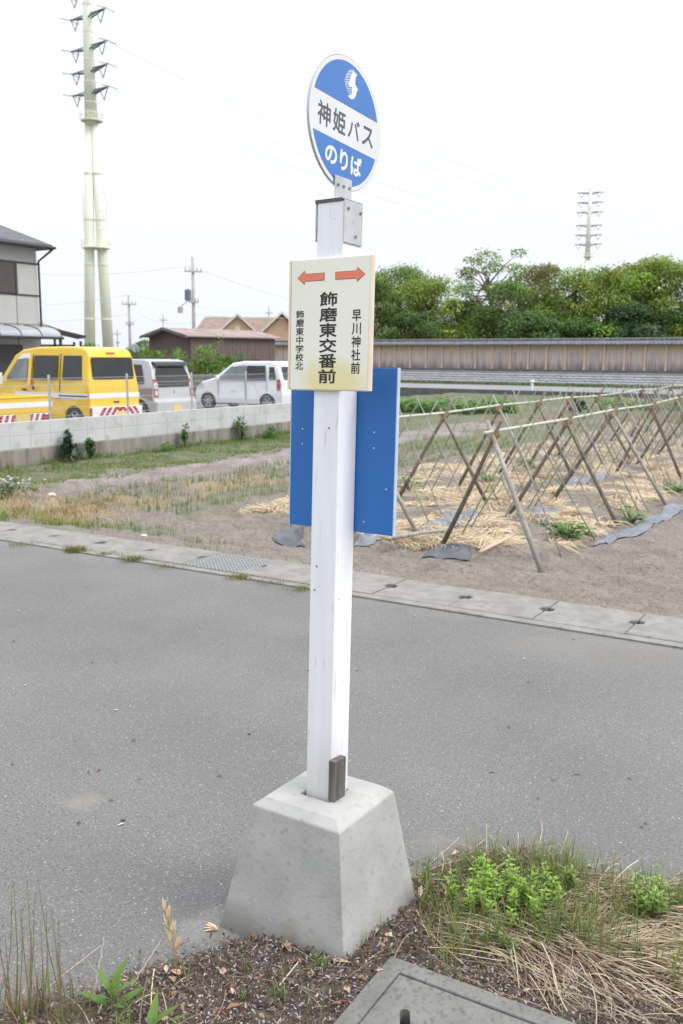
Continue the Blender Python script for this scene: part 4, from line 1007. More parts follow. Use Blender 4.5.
# ------------------------------------------------------------------ vehicles (local: x right, y forward, z up, origin under the rear centre)
class Car:
    def __init__(s, name, loc, head, label, cat, W_, belt, roof, tum):
        s.root = empty(name, loc, head - math.pi / 2, label, cat); s.W = W_; s.belt = belt; s.roof = roof; s.tum = tum
    def hw(s, z):
        w = s.W / 2
        if z > s.belt: w -= s.tum * (z - s.belt) / (s.roof - s.belt)
        if z < .45: w -= .04 * (.45 - z) / .25
        return w
    def body(s, top, wheels, wr, m, zb=.22, bevel=.05):
        """top: outline from rear-bottom over the roof to front-bottom; arches are cut along the sill"""
        pts = list(top); y1 = pts[-1][0]; y0 = pts[0][0]; ar = wr + .045
        for yc in sorted(wheels, reverse=True):
            for k in range(9):
                a = math.pi * k / 8; pts.append((yc + ar * math.cos(a), max(zb, wr - .02 + ar * math.sin(a) * 1.0) if 0 < k < 8 else zb))
        s.out = pts; n = len(pts)
        mb = MB(); L_ = [(-s.hw(z), y, z) for y, z in pts]; R_ = [(s.hw(z), y, z) for y, z in pts]
        mb.add(L_ + R_, [tuple(range(n)), tuple(range(n, 2 * n))[::-1]] + [(i, n + i, n + (i + 1) % n, (i + 1) % n) for i in range(n)])
        o = mb.build('body', m, s.root)
        me = o.data
        import bmesh
        bm = bmesh.new(); bm.from_mesh(me); bm.verts.ensure_lookup_table(); bmesh.ops.recalc_face_normals(bm, faces=bm.faces)
        nt_ = len(top)
        ed = [e for e in bm.edges if (max(v.index for v in e.verts) < nt_ or (min(v.index for v in e.verts) >= n and max(v.index for v in e.verts) < n + nt_)) and abs(e.verts[0].index - e.verts[1].index) == 1 and min(v.co.z for v in e.verts) > .5]
        if bevel: bmesh.ops.bevel(bm, geom=ed, offset=bevel, segments=3, profile=.5, affect='EDGES', clamp_overlap=True)
        bmesh.ops.triangulate(bm, faces=[f for f in bm.faces if len(f.verts) > 4])
        bm.to_mesh(me); bm.free()
        for p in me.polygons: p.use_smooth = False
        s.b = o; return o
    def side(s, name, poly, m, sgn=-1, off=.006, parent=None, th=.012, bev=.0):
        mb = MB(); mb.prism(poly, lambda u, v, d: (sgn * (s.hw(v) + d), u, v), off - th, off)
        return mb.build(name, m, parent or s.root, bevel=bev)
    def end(s, name, poly, m, fy, off=.006, parent=None, th=.012, sgn=-1, bev=0.):
        """poly in (x,z); fy(z) gives the surface y; sgn -1 = rear"""
        mb = MB(); mb.prism(poly, lambda u, v, d: (u, fy(v) + sgn * d, v), off - th, off)
        return mb.build(name, m, parent or s.root, bevel=bev)
    def wheel(s, y, r, sides=(-1, 1), rimr=.62, spokes=6):
        for sg in sides:
            x = sg * (s.W / 2 - .075)
            q = MB(); prof = [(-.07, r * .7), (-.07, r * .94), (-.05, r), (.05, r), (.07, r * .94), (.07, r * .7)]
            n = 24; vs = []; fs = []
            for (dx, rr) in prof:
                for k in range(n): t = 2 * math.pi * k / n; vs.append((x + dx, y + rr * math.cos(t), r + rr * math.sin(t)))
            for j in range(5):
                for k in range(n): fs.append((j * n + k, j * n + (k + 1) % n, (j + 1) * n + (k + 1) % n, (j + 1) * n + k))
            q.add(vs, fs); w_ = q.build('wheel', 'rubber', s.root, smooth=True)
            q = MB(); xo = x + sg * .055
            c = [(xo - sg * .03, y + r * .7 * math.cos(2 * math.pi * k / 24), r + r * .7 * math.sin(2 * math.pi * k / 24)) for k in range(24)]; q.add(c, [tuple(range(24))], 1)
            for k in range(spokes):
                t = 2 * math.pi * k / spokes; d = Vector((0, math.cos(t), math.sin(t))); e = Vector((0, -math.sin(t), math.cos(t))); c0 = Vector((xo, y, r))
                q.add([c0 + e * .03, c0 - e * .03, c0 + d * r * .66 - e * .024, c0 + d * r * .66 + e * .024], [(0, 1, 2, 3)], 0)
            pr = [Vector((xo, y + r * a * math.cos(2 * math.pi * k / 24), r + r * a * math.sin(2 * math.pi * k / 24))) for a in (.7, .6) for k in range(24)]
            q.add(pr, [(k, (k + 1) % 24, 24 + (k + 1) % 24, 24 + k) for k in range(24)], 0)
            q.build('rim', ['rim', 'blackp'], w_)
    def under(s, y0, y1, z0=.18, z1=.55):
        q = MB(); q.box((-s.W / 2 + .2, y0, z0), (s.W / 2 - .2, y1, z1)); q.build('underbody', 'blackp', s.root)
def rr(x0, z0, x1, z1, r=.03, n=3):
    out = []
    for cx, cz, a in ((x1 - r, z0 + r, -90), (x1 - r, z1 - r, 0), (x0 + r, z1 - r, 90), (x0 + r, z0 + r, 180)):
        for k in range(n + 1): t = rad(a + 90 * k / n); out.append((cx + r * math.cos(t), cz + r * math.sin(t)))
    return out
def lin(*pts):
    def f(z):
        for (z0, y0), (z1, y1) in zip(pts, pts[1:]):
            if z <= z1: return y0 + (y1 - y0) * (z - z0) / (z1 - z0)
        return pts[-1][1]
    return f

# yellow one-box van
v = Car('parked_van', (-5.10, 21.1, 0), rad(146), 'yellow one box van with white side stripe and striped rear bumper', 'van', 1.475, 1.02, 1.9, .13)
v.body([(0, .25), (-.02, .55), (0, 1.02), (.08, 1.69), (.14, 1.81), (.32, 1.885), (.8, 1.90), (1.8, 1.89), (2.35, 1.83), (2.62, 1.70), (3.02, 1.22), (3.17, 1.06), (3.36, .92), (3.40, .55), (3.36, .25)], [.52, 2.93], .29, 'yellow', bevel=.055)
v.under(.1, 3.25); v.wheel(.52, .29); v.wheel(2.93, .29)
fy = lin((.25, 0), (.55, -.02), (1.02, 0), (1.69, .08), (1.81, .14))
for sg in (-1, 1):
    v.side('side_window', [(.24, 1.17), (.90, 1.17), (.90, 1.70), (.30, 1.70)], 'glass', sg)
    v.side('side_window', [(1.08, 1.17), (1.90, 1.17), (1.90, 1.70), (1.08, 1.70)], 'glass', sg)
    v.side('door_window', [(2.12, 1.14), (2.86, 1.14), (2.80, 1.26), (2.50, 1.60), (2.12, 1.65)], 'glass_l', sg)
    v.side('pillar_panel', [(1.98, 1.03), (2.09, 1.03), (2.09, 1.68), (1.98, 1.68)], 'yellow', sg, .004)
    v.side('window_frame', [(2.06, 1.62), (2.50, 1.62), (2.36, 1.72), (2.06, 1.76)], 'stripe', sg, .005)
    v.side('stripe', [(.05, .76), (2.55, .76), (2.55, .875), (.05, .875)], 'stripe', sg, .004)
    v.side('slide_rail', [(.06, .80), (1.0, .80), (1.0, .83), (.06, .83)], 'blackp', sg, .008)
    v.side('door_handle', rr(1.82, .92, 1.90, 1.0, .02), 'blackp', sg, .02)
    v.side('door_handle', rr(2.10, .90, 2.26, .95, .02), 'blackp', sg, .02)
    v.side('door_seam', [(1.94, .34), (1.955, .34), (1.955, 1.72), (1.94, 1.72)], 'blackp', sg, .0025)
    v.side('door_seam', [(1.0, .74), (1.012, .74), (1.012, 1.74), (1.0, 1.74)], 'blackp', sg, .0025)
    q = MB(); q.tube([(sg * .72, 2.86, 1.12), (sg * .82, 2.88, 1.13)], .02, 6); q.box((sg * .80 - .035, 2.84, 1.02), (sg * .90, 2.94, 1.30)); q.build('mirror', 'car_white' if sg < 0 else 'blackp', v.root, bevel=.02)
v.end('rear_window', rr(-.61, 1.18, .61, 1.665, .06), 'glass', fy, .008)
v.end('brake_light', rr(-.13, 1.735, .13, 1.775, .015), 'red_l', fy, .012)
v.end('stripe', [(-.735, .77), (.735, .77), (.735, .88), (-.735, .88)], 'stripe', fy, .004)
v.end('tailgate_handle', rr(-.06, .665, .10, .70, .01), 'blackp', fy, .015)
for x in (-.70, .62): v.end('tail_light', rr(x, .80, x + .08, 1.04, .02), 'red_l', fy, .010) if False else None
bmp = MB(); bmp.box((-.735, -.10, .26), (.735, .06, .585)); bo = bmp.build('rear_bumper', 'stripe', v.root, bevel=.02)
for k in range(-5, 6):
    x0 = k * .165; s_ = 1 if k < 0 else -1
    P = [(x0, .275), (x0 + .10, .275), (x0 + .10 + s_ * .24, .575), (x0 + s_ * .24, .575)]
    if k == 0: continue
    P = [(max(-.725, min(.725, a_)), b_) for a_, b_ in P]
    if abs(P[0][0] - P[1][0]) < .02 or abs(P[2][0] - P[3][0]) < .001: continue
    q = MB(); q.prism(P, lambda u, w_, d: (u, -.1 - d, w_), .001, .004); q.build('hazard_stripe', 'haz_red', bo)
for sg in (-1, 1):
    q = MB(); q.prism([(-.06, .27), (.02, .27), (-.0, .57), (-.08, .57)], lambda u, w_, d: (sg * (.735 + d), u, w_), .001, .003); q.build('hazard_stripe', 'haz_red', bo)
q = MB(); q.box((-.04, -.112, .31), (.29, -.106, .475)); q.build('number_plate', 'plate', bo, bevel=.004)

# yellow flatbed truck, cab towards the left out of view
t = Car('flatbed_truck', (-5.87, 17.2, 0), rad(150), 'small yellow flatbed truck with red and white rear stripes by the fence', 'truck', 1.475, .9, 1.77, .1)
q = MB(); q.box((-.70, .02, .62), (.70, 1.95, .66)); q.build('bed_floor', 'yellow', t.root)
for sg in (-1, 1): q = MB(); q.box((sg * .70 - .02, .045, .665), (sg * .70 + .02, 1.95, .95)); q.build('side_gate', 'yellow', t.root, bevel=.01)
q = MB(); q.box((-.72, 0, .64), (.72, .04, .95)); tg = q.build('tailgate', 'yellow', t.root, bevel=.012)
q = MB(); q.box((-.718, -.006, .745), (.718, -.001, .845)); q.build('stripe', 'stripe', tg)
q = MB(); q.box((-.73, -.012, .92), (.73, .045, .965)); q.build('gate_rail', 'yellow', tg, bevel=.01)
q = MB(); q.box((-.70, .0, .47), (.70, .08, .635)); bo = q.build('rear_bumper', 'stripe', t.root, bevel=.01)
for k in range(-5, 5):
    x0 = k * .14; P = [(x0, .48), (x0 + .07, .48), (x0 + .13, .625), (x0 + .06, .625)]
    q = MB(); q.prism(P, lambda u, w_, d: (u, -d, w_), .001, .004); q.build('hazard_stripe', 'haz_red', bo)
for sg in (-1, 1):
    q = MB(); q.prism(rr(sg * .58 - .1, .50, sg * .58 + .1, .60, .01), lambda u, w_, d: (u, -d, w_), .005, .02); q.build('tail_light', 'red_l', bo)
q = MB(); q.box((-.165, -.03, .47), (.165, -.022, .635)); q.build('number_plate', 'plate', bo, bevel=.004)
t.body([(1.97, .3), (1.97, 1.0), (1.99, 1.55), (2.06, 1.72), (2.3, 1.77), (2.75, 1.72), (3.1, 1.10), (3.24, .9), (3.27, .5), (3.24, .3)], [2.72], .26, 'yellow', bevel=0)
for sg in (-1, 1): t.side('door_window', [(2.1, .98), (2.82, .98), (2.62, 1.52), (2.1, 1.56)], 'glass_l', sg)
t.end('rear_window', rr(-.5, 1.05, .5, 1.5, .05), 'glass', lin((.3, 1.97), (1.0, 1.97), (1.55, 1.99), (1.72, 2.06)), .008)
t.under(.15, 3.0, .25, .60); t.wheel(.62, .26); t.wheel(2.72, .26)

# silver wagon
c = Car('parked_minivan', (-4.40, 24.6, 0), rad(145), 'silver tall wagon with dark rear spoiler parked between yellow van and white car', 'car', 1.475, .98, 1.62, .12)
c.body([(-.03, .24), (-.06, .5), (-.02, .62), (0, .98), (.13, 1.42), (.22, 1.58), (.45, 1.62), (1.6, 1.62), (2.15, 1.56), (2.7, 1.06), (3.2, .93), (3.36, .78), (3.38, .3), (3.34, .24)], [.5, 2.84], .29, 'car_silver', bevel=.05)
c.under(.1, 3.2); c.wheel(.5, .29); c.wheel(2.84, .29)
fy = lin((.24, -.03), (.5, -.06), (.62, -.02), (.98, 0), (1.42, .13), (1.58, .22))
for sg in (-1, 1):
    c.side('side_window', [(.35, 1.0), (1.05, 1.0), (1.05, 1.48), (.5, 1.48)], 'glass', sg)
    c.side('side_window', [(1.12, 1.0), (1.75, 1.0), (1.75, 1.50), (1.12, 1.50)], 'glass', sg)
    c.side('side_window', [(1.82, 1.0), (2.55, 1.0), (2.1, 1.48), (1.82, 1.5)], 'glass_l', sg)
    c.side('lower_panel', [(.82, .28), (2.5, .28), (2.5, .70), (.86, .70)], 'car_taupe', sg, .004); c.side('rear_quarter', [(.03, .56), (.45, .66), (.86, .66), (.86, .9), (.05, .9)], 'car_taupe', sg, .004)
    c.end('tail_light', rr(sg * .645 - .075, .66, sg * .645 + .075, 1.12, .03), 'red_l', fy, .014)
    c.end('reversing_lamp', rr(sg * .645 - .05, .70, sg * .645 + .05, .82, .02), 'clear_l', fy, .018)
    q = MB(); q.tube([(sg * .55, .45, 1.645), (sg * .55, .5, 1.665), (sg * .55, 1.9, 1.665), (sg * .55, 1.95, 1.63)], .016, 6); q.build('roof_rail', 'blackp', c.root)
c.end('rear_window', [(-.56, .98), (.56, .98), (.60, 1.20), (.50, 1.43), (-.50, 1.43), (-.60, 1.20)], 'glass', fy, .008)
q = MB(); q.prism([(.02, 1.46), (.30, 1.50), (.30, 1.585), (.06, 1.53)], lambda u, w_, d: (d, u, w_), -.60, .60); q.build('spoiler', 'blackp', c.root, bevel=.01)
c.end('garnish', [(-.56, .90), (.56, .90), (.56, .97), (-.56, .97)], 'blackp', fy, .007)
c.end('badge', [(-.03, .78), (.0, .74), (.03, .78), (.0, .84)], 'chrome', fy, .014)
q = MB(); q.box((-.73, -.13, .26), (.73, -.02, .56)); bo = q.build('rear_bumper', 'car_silver', c.root, bevel=.04)
q = MB(); q.box((-.165, -.142, .27), (.165, -.134, .435)); q.build('number_plate', 'plate', bo, bevel=.004)

# white small wagon, seen from its left side
fw = G(208.6, 408.9, 0); hd = rad(150); hv = Vector((math.cos(hd), math.sin(hd), 0)); rt = Vector((math.sin(hd), -math.cos(hd), 0))
wc = fw + rt * .70 - hv * 2.88
c = Car('parked_car', (wc.x, wc.y, 0), hd, 'small white wagon parked side on beyond the fence', 'car', 1.475, .95, 1.56, .14)
c.body([(-.02, .24), (-.05, .5), (.0, .92), (.12, 1.36), (.24, 1.52), (.5, 1.56), (1.5, 1.56), (1.95, 1.50), (2.62, 1.02), (3.1, .90), (3.3, .74), (3.39, .5), (3.36, .24)], [.54, 2.88], .27, 'car_white', bevel=.06)
c.under(.1, 3.2); c.wheel(.54, .27); c.wheel(2.88, .27)
fy = lin((.24, -.02), (.5, -.05), (.92, 0), (1.36, .12), (1.52, .24))
for sg in (-1, 1):
    c.side('side_window', [(.58, .97), (1.36, .97), (1.36, 1.42), (.66, 1.42)], 'glass', sg)
    c.side('side_window', [(1.40, .97), (2.46, .97), (1.98, 1.38), (1.40, 1.43)], 'glass_l', sg)
    c.side('rear_quarter_window', [(.2, 1.0), (.46, 1.0), (.50, 1.38), (.32, 1.38)], 'glass', sg)
    for y in (.62, 1.50): c.side('door_handle', rr(y, .80, y + .16, .84, .015), 'car_white', sg, .02)
    for y in (.545, 1.38, 2.45): c.side('door_seam', [(y, .34 if y > 1 else .62), (y + .01, .34 if y > 1 else .62), (y + .01, .96), (y, .96)], 'blackp', sg, .0025)
    c.side('tail_light', rr(.02, .66, .16, 1.0, .03), 'red_l', sg, .010)
    c.side('head_light', [(3.02, .70), (3.26, .66), (3.24, .78), (3.06, .86)], 'clear_l', sg, .01)
    q = MB(); q.box((sg * .80 - .08, 2.38, .96), (sg * .80 + .08, 2.46, 1.10)); q.build('mirror', 'car_white', c.root, bevel=.03)
    c.side('door_mark', [(1.75, .60), (1.95, .60), (1.95, .625), (1.75, .625)], 'car_silver', sg, .004)
c.end('rear_window', rr(-.55, .98, .55, 1.4, .06), 'glass', fy, .008)
wsy = lin((1.02, 2.62), (1.50, 1.95)); c.end('windscreen', [(-.62, 1.06), (.62, 1.06), (.52, 1.44), (-.52, 1.44)], 'glass_l', wsy, .02, sgn=1)

# ------------------------------------------------------------------ buildings on the left
def house_frame(name, corner, dirx, label, cat='house'):
    """local x along dirx, y = to the back (left of dirx)"""
    return empty(name, corner, math.atan2(dirx.y, dirx.x), label, cat)
fd = Vector((.53, .848, 0)); hc_ = D(39.5, 330, 38); hc_.z = 0
h = house_frame('grey_house', hc_, fd, 'two storey grey house with dark hip roof at the left edge')
# local: facade along -x from 0, facing -y ; house body y>0
EV = 5.86
q = MB(); q.box((-9, 0, 0), (0, 8, EV)); q.build('wall', 'hwall', h)
q = MB(); ov = .45
e4 = [(-9 - ov, -ov, EV), (ov, -ov, EV), (ov, 8 + ov, EV), (-9 - ov, 8 + ov, EV)]; rg = [(-5.6, 4, EV + 2.35), (-3.4, 4, EV + 2.35)]
q.add(e4 + [(x, y, EV + .14) for x, y, _ in e4] + rg, [(3, 2, 1, 0), (0, 1, 5, 4), (1, 2, 6, 5), (2, 3, 7, 6), (3, 0, 4, 7), (4, 5, 9, 8), (5, 6, 9), (6, 7, 8, 9), (7, 4, 8)])
rf = q.build('roof', 'hroof', h)
q = MB(); q.tube([(-9.6, -ov - .06, EV + .03), (ov + .06, -ov - .06, EV + .03), (ov + .06, 8, EV + .03)], .065, 6); q.tube([(ov, -ov, EV - .02), (.05, -.06, EV - .5), (.05, -.06, 2.75)], .05, 6); q.build('gutter', 'htrim', rf)
for (z0, z1) in ((5.22, 5.29), (4.00, 4.06), (2.62, 2.66)):
    q = MB(); q.box((-9, -.03, z0), (.02, -.002, z1)); q.build('trim_band', 'htrim', h)
q = MB(); q.box((-3.0, -.06, 4.07), (-1.12, -.002, 5.21)); win = q.build('window', 'shutter', h)
q = MB(); q.box((-1.12, -.08, 4.065), (-1.02, -.002, 5.215)); q.build('frame', 'htrim', win)
for (z0, z1) in ((2.66, 2.68), (3.2, 3.215)): q = MB(); q.box((-9, -.012, z0 - .3), (0, -.002, z0 - .285)); q.build('panel_joint', 'htrim', h)
q = MB(); q.box((-1.06, -.013, 2.0), (-1.045, -.0025, 3.99)); q.build('panel_joint', 'htrim', h)
q = MB(); q.box((-4, -.05, 0), (-.9, -.002, 2.1)); q.build('door', 'shutter', h)
# curved canopy
q = MB(); n_ = 8; prof = [(-1.0 * math.sin(math.pi / 2 * k / n_), 2.42 + .42 * math.cos(math.pi / 2 * k / n_)) for k in range(n_ + 1)]
q.add([(x, y - .03, z) for x in (-8.5, .22) for y, z in prof], [(k, k + 1, n_ + 2 + k, n_ + 1 + k) for k in range(n_)])
q.add([(x, y - .03, z - .02) for x in (-8.5, .22) for y, z in prof], [(n_ + 1 + k, n_ + 2 + k, k + 1, k) for k in range(n_)])
cn_ = q.build('canopy', 'canopy', h, smooth=True)
q = MB()
for x in [-8.5 + .968 * k for k in range(10)]: q.tube([(x, y - .03, z + .012) for y, z in prof], .022, 5)
q.tube([(-8.6, -1.05, 2.38), (.27, -1.05, 2.38)], .06, 6); q.build('frame', 'htrim', cn_)
for x in (-6, .16): q = MB(); q.box((x - .04, -1.05, 0), (x + .04, -.97, 2.36)); q.build('canopy_post', 'htrim', h)
# small tiled roof peeping out behind
hb = D(47, 330, 47); h2 = house_frame('tiled_house', (hb.x, hb.y, 0), Vector((.9, .3, 0)), 'red brown tiled roof end just behind the grey house')
q = MB(); q.box((-5, 0, 0), (-.35, 5, 3.05)); q.build('wall', 'hwall', h2)
q = MB(); q.add([(-5.5, -.5, 2.98), (.6, -.5, 2.98), (.6, 5.5, 2.98), (-5.5, 5.5, 2.98), (-3, 2.5, 4.2), (-1.9, 2.5, 4.0)], [(3, 2, 1, 0), (0, 1, 5, 4), (1, 2, 5), (2, 3, 4, 5), (3, 0, 4)]); q.build('roof', 'brown_tile', h2)
# dark carport
cp0 = D(40, 350, 40.5); cp = house_frame('carport', (cp0.x, cp0.y, 0), Vector((.93, .37, 0)), 'dark framed carport with sloping roof beside the grey house', 'carport')
q = MB(); q.add([(-.3, -.2, 2.95), (1.9, -.2, 2.45), (1.9, 3, 2.45), (-.3, 3, 2.95), (-.3, -.2, 3.05), (1.9, -.2, 2.55), (1.9, 3, 2.55), (-.3, 3, 3.05)], [(3, 2, 1, 0), (4, 5, 6, 7), (0, 1, 5, 4), (1, 2, 6, 5), (2, 3, 7, 6), (3, 0, 4, 7)]); q.build('roof', 'htrim', cp)
for x in (0, .85, 1.7):
    for y in (0, 2.7): q = MB(); q.box((x - .05, y - .05, 0), (x + .05, y + .05, 2.85 - .227 * x - .15)); q.build('post', 'htrim', cp)
q = MB(); q.box((-.05, 2.75, .8), (1.75, 2.8, 2.2)); q.build('back_panel', 'hwall', cp)
q = MB(); q.box((-.05, -.04, 1.95), (1.75, .04, 2.07)); q.build('beam', 'htrim', cp)

# brown shed
c0 = D(191, 356, 46); c0.z = 0; sx = Vector((.69, .724, 0))
sh_ = house_frame('brown_shed', c0, sx, 'brown metal clad shed with rusty low gable roof', 'shed')
LX, LY, EZ, RZ = 5.5, 3.45, 2.66, 3.02
q = MB()
pr = [(0, 0), (LY, 0), (LY, EZ), (LY / 2, RZ), (0, EZ)]
q.prism(pr, lambda u, w_, d: (d, u, w_), 0, LX); q.build('wall', 'shed', sh_)
q = MB()
for i in range(22): x = .12 + i * .25; q.box((x, -.010, .1), (x + .03, -.001, EZ - .02))
for i in range(14): y = .12 + i * .25; q.box((-.010, y, .1), (-.001, y + .03, EZ + (RZ - EZ) * (1 - abs(y - LY / 2) / (LY / 2)) - .05))
q.build('cladding_ribs', 'shed', sh_)
q = MB(); sl = (RZ - EZ) / (LY / 2); o_ = .22
for sgn in (0, 1):
    ys = [(-o_, EZ - sl * o_), (LY / 2, RZ)] if sgn == 0 else [(LY / 2, RZ), (LY + o_, EZ - sl * o_)]
    q.prism([(ys[0][0], ys[0][1] + .01), (ys[1][0], ys[1][1] + .01), (ys[1][0], ys[1][1] + .07), (ys[0][0], ys[0][1] + .07)], lambda u, w_, d: (d, u, w_), -.4, LX + .3)
rf = q.build('roof', 'shed_roof', sh_)
q = MB()
for sgn in (0, 1):
    ys = [(-o_ - .02, EZ - sl * o_), (LY / 2, RZ)] if sgn == 0 else [(LY / 2, RZ), (LY + o_ + .02, EZ - sl * o_)]
    q.prism([(ys[0][0], ys[0][1] - .05), (ys[1][0], ys[1][1] - .05), (ys[1][0], ys[1][1] + .085), (ys[0][0], ys[0][1] + .085)], lambda u, w_, d: (d, u, w_), -.43, -.402)
q.build('barge_board', 'footing', rf)
q = MB(); q.box((3.0, -.05, .9), (4.4, -.003, 1.55)); q.build('window', 'glass', sh_)

# orange house with brown tiled gables
o0 = D(190, 350, 104); o1 = D(282, 350, 104); ohd = Vector((1, 0.12, 0)).normalized()
oh = house_frame('orange_house', (o0.x, o0.y, 0), ohd, 'orange rendered house with brown tiled gable roofs behind the shed')
q = MB(); q.box((.8, .5, 0), (9.6, 8, 4.2)); q.build('wall', 'orange_wall', oh)
q = MB(); q.add([(.2, 0, 4.0), (9.9, 0, 4.0), (9.9, 8.5, 4.0), (.2, 8.5, 4.0), (1.6, 4, 6.15), (9.9, 4, 6.15)], [(3, 2, 1, 0), (0, 1, 5, 4), (2, 3, 4, 5), (3, 0, 4), (1, 2, 5)]); q.build('roof', 'brown_tile', oh)
q = MB(); q.prism([(3.1, 3.4), (7.3, 3.4), (7.3, 4.2), (5.2, 6.05), (3.1, 4.2)], lambda u, w_, d: (u, d, w_), -1.2, 4); gw = q.build('gable_wall', 'orange_wall', oh)
q = MB()
for a, b in (((2.9, 4.05), (5.2, 6.12)), ((5.2, 6.12), (7.5, 4.05))): q.prism([a, b, (b[0], b[1] + .16), (a[0], a[1] + .16)], lambda u, w_, d: (u, d, w_), -1.5, 4); 
q.build('roof', 'brown_tile', oh)
q = MB()
for a, b in (((2.9, 4.02), (5.2, 6.09)), ((5.2, 6.09), (7.5, 4.02))): q.prism([a, b, (b[0], b[1] + .26), (a[0], a[1] + .26)], lambda u, w_, d: (u, d, w_), -1.62, -1.51)
q.build('barge_board', 'cream', oh)
q = MB(); q.box((4.9, -1.26, 4.5), (5.5, -1.202, 5.0)); q.build('vent', 'cream', gw)
q = MB(); q.prism([(7.9, 0), (12, 0), (12, 4.3), (9.95, 6.1), (7.9, 4.3)], lambda u, w_, d: (u, d, w_), -2.2, 6); g2 = q.build('wing_wall', 'orange_wall', oh)
q = MB()
for a, b in (((7.4, 3.95), (9.95, 6.3)), ((9.95, 6.3), (12.5, 3.95))): q.prism([a, b, (b[0], b[1] + .18), (a[0], a[1] + .18)], lambda u, w_, d: (u, d, w_), -2.6, 6)
q.build('roof', 'brown_tile', oh)
q = MB()
for a, b in (((7.4, 3.92), (9.95, 6.27)), ((9.95, 6.27), (12.5, 3.92))): q.prism([a, b, (b[0], b[1] + .28), (a[0], a[1] + .28)], lambda u, w_, d: (u, d, w_), -2.72, -2.61)
q.build('barge_board', 'cream', oh)
q = MB(); q.box((8.3, -2.27, 2.5), (9.3, -2.202, 3.4)); q.build('window', 'glass', g2)
q = MB(); q.add([(7.6, -3.6, 1.6), (9.9, -3.6, 1.6), (9.9, -2.2, 2.3), (7.6, -2.2, 2.3), (7.6, -3.6, 1.5), (9.9, -3.6, 1.5)], [(0, 1, 2, 3), (4, 5, 1, 0)]); q.build('porch_roof', 'brown_tile', oh)
q = MB(); q.box((8.2, -2.26, 0), (9.1, -2.202, 1.5)); q.build('door', 'htrim', g2)
# distant house by the pole and a low grey fence
b0 = D(116, 352, 120); bh = house_frame('blue_roofed_house', (b0.x, b0.y, 0), Vector((1, .1, 0)), 'distant house with grey blue roof beside the pylon foot')
q = MB(); q.box((.3, .5, 0), (6.2, 7, 2.2)); q.build('wall', 'pale_wall', bh)
q = MB(); q.add([(0, 0, 2.1), (6.5, 0, 2.1), (6.5, 7.5, 2.1), (0, 7.5, 2.1), (2.4, 3.7, 3.6), (4.4, 3.7, 3.6)], [(3, 2, 1, 0), (0, 1, 5, 4), (1, 2, 5), (2, 3, 4, 5), (3, 0, 4)]); q.build('roof', 'blue_tile', bh)
b0 = D(135, 356, 90); bh = house_frame('white_house', (b0.x, b0.y, 0), Vector((1, .1, 0)), 'small white gabled house between yellow van and shed, far off')
q = MB(); q.prism([(0, 0), (1.3, 0), (1.3, 1.4), (.65, 2.0), (0, 1.4)], lambda u, w_, d: (u, d, w_), 0, 4); q.build('wall', 'pale_wall', bh)
q = MB()
for a, b in (((-.2, 1.27), (.65, 2.05)), ((.65, 2.05), (1.5, 1.27))): q.prism([a, b, (b[0], b[1] + .08), (a[0], a[1] + .08)], lambda u, w_, d: (u, d, w_), -.2, 4)
q.build('roof', 'blue_tile', bh)
q = MB(); q.box((.4, -.04, .7), (.9, -.002, 1.2)); q.build('window', 'glass', bh)
f0, f1 = D(186, 380, 33), D(262, 380, 36.5)
q = MB(); fdv = (Vector((f1.x, f1.y, 0)) - Vector((f0.x, f0.y, 0))); L2 = fdv.length
lf_ = empty('low_fence', (f0.x, f0.y, 0), math.atan2(fdv.y, fdv.x), 'low dark grey slatted fence behind the silver wagon', 'fence')
for k in range(5): q.box((0, 0, .25 + k * .17), (L2 + 2, .03, .39 + k * .17))
q.build('slats', 'footing', lf_)
for k in range(4): q = MB(); q.box((k * 1.6, .031, 0), (k * 1.6 + .07, .09, 1.12)); q.build('post', 'footing', lf_)

# bushes by the shed and beyond the van
for i, (px, Y, w_, hh, lab) in enumerate(((160, 41, 1.9, 2.0, 'pale green bush at the left corner of the brown shed'), (183, 40, 1.9, 2.0, 'dense green bush before the gable of the brown shed'), (206, 40.5, 1.9, 2.15, 'tallest green bush in front of the brown shed'), (222, 41.5, 1.6, 1.9, 'green bush at the right end of the bushes by the shed'))):
    bush(px, 380, Y, w_, hh, R.choice([(.14, .23, .055), (.18, .28, .065), (.16, .25, .05)]), lab, 1700, 'bush', 'bush', 'bushes in front of the shed', ls=.14, z0=0)
bush(217, 380, 42.5, .9, 2.7, (.13, .23, .06), 'slender young shrub reaching up to the shed eave', 240, 'bush', 'bush', ls=.14, z0=0)
bush(241, 380, 44.5, .9, 2.3, (.12, .22, .06), 'thin light shrub against the long shed wall', 200, 'bush', 'bush', ls=.14, z0=0)
bush(86, 352, 62, 2.3, 2.6, (.13, .24, .05), 'light green bush at the foot of the left pylon leg', 700, 'bush', 'bush', ls=.24, z0=0)
bush(101, 352, 64, 1.9, 2.1, (.09, .18, .05), 'darker green bush between the two pylon legs', 600, 'bush', 'bush', ls=.24, z0=0)
bush(140, 354, 75, 3.2, 3.4, (.12, .19, .06), 'rounded pale tree beyond the white house', 800, 'bush', 'bush', ls=.28, z0=0)
bush(126, 354, 70, 1.6, 2.1, (.14, .20, .05), 'yellowish bush behind the rear of the yellow van', 400, 'bush', 'bush', ls=.22, z0=0)

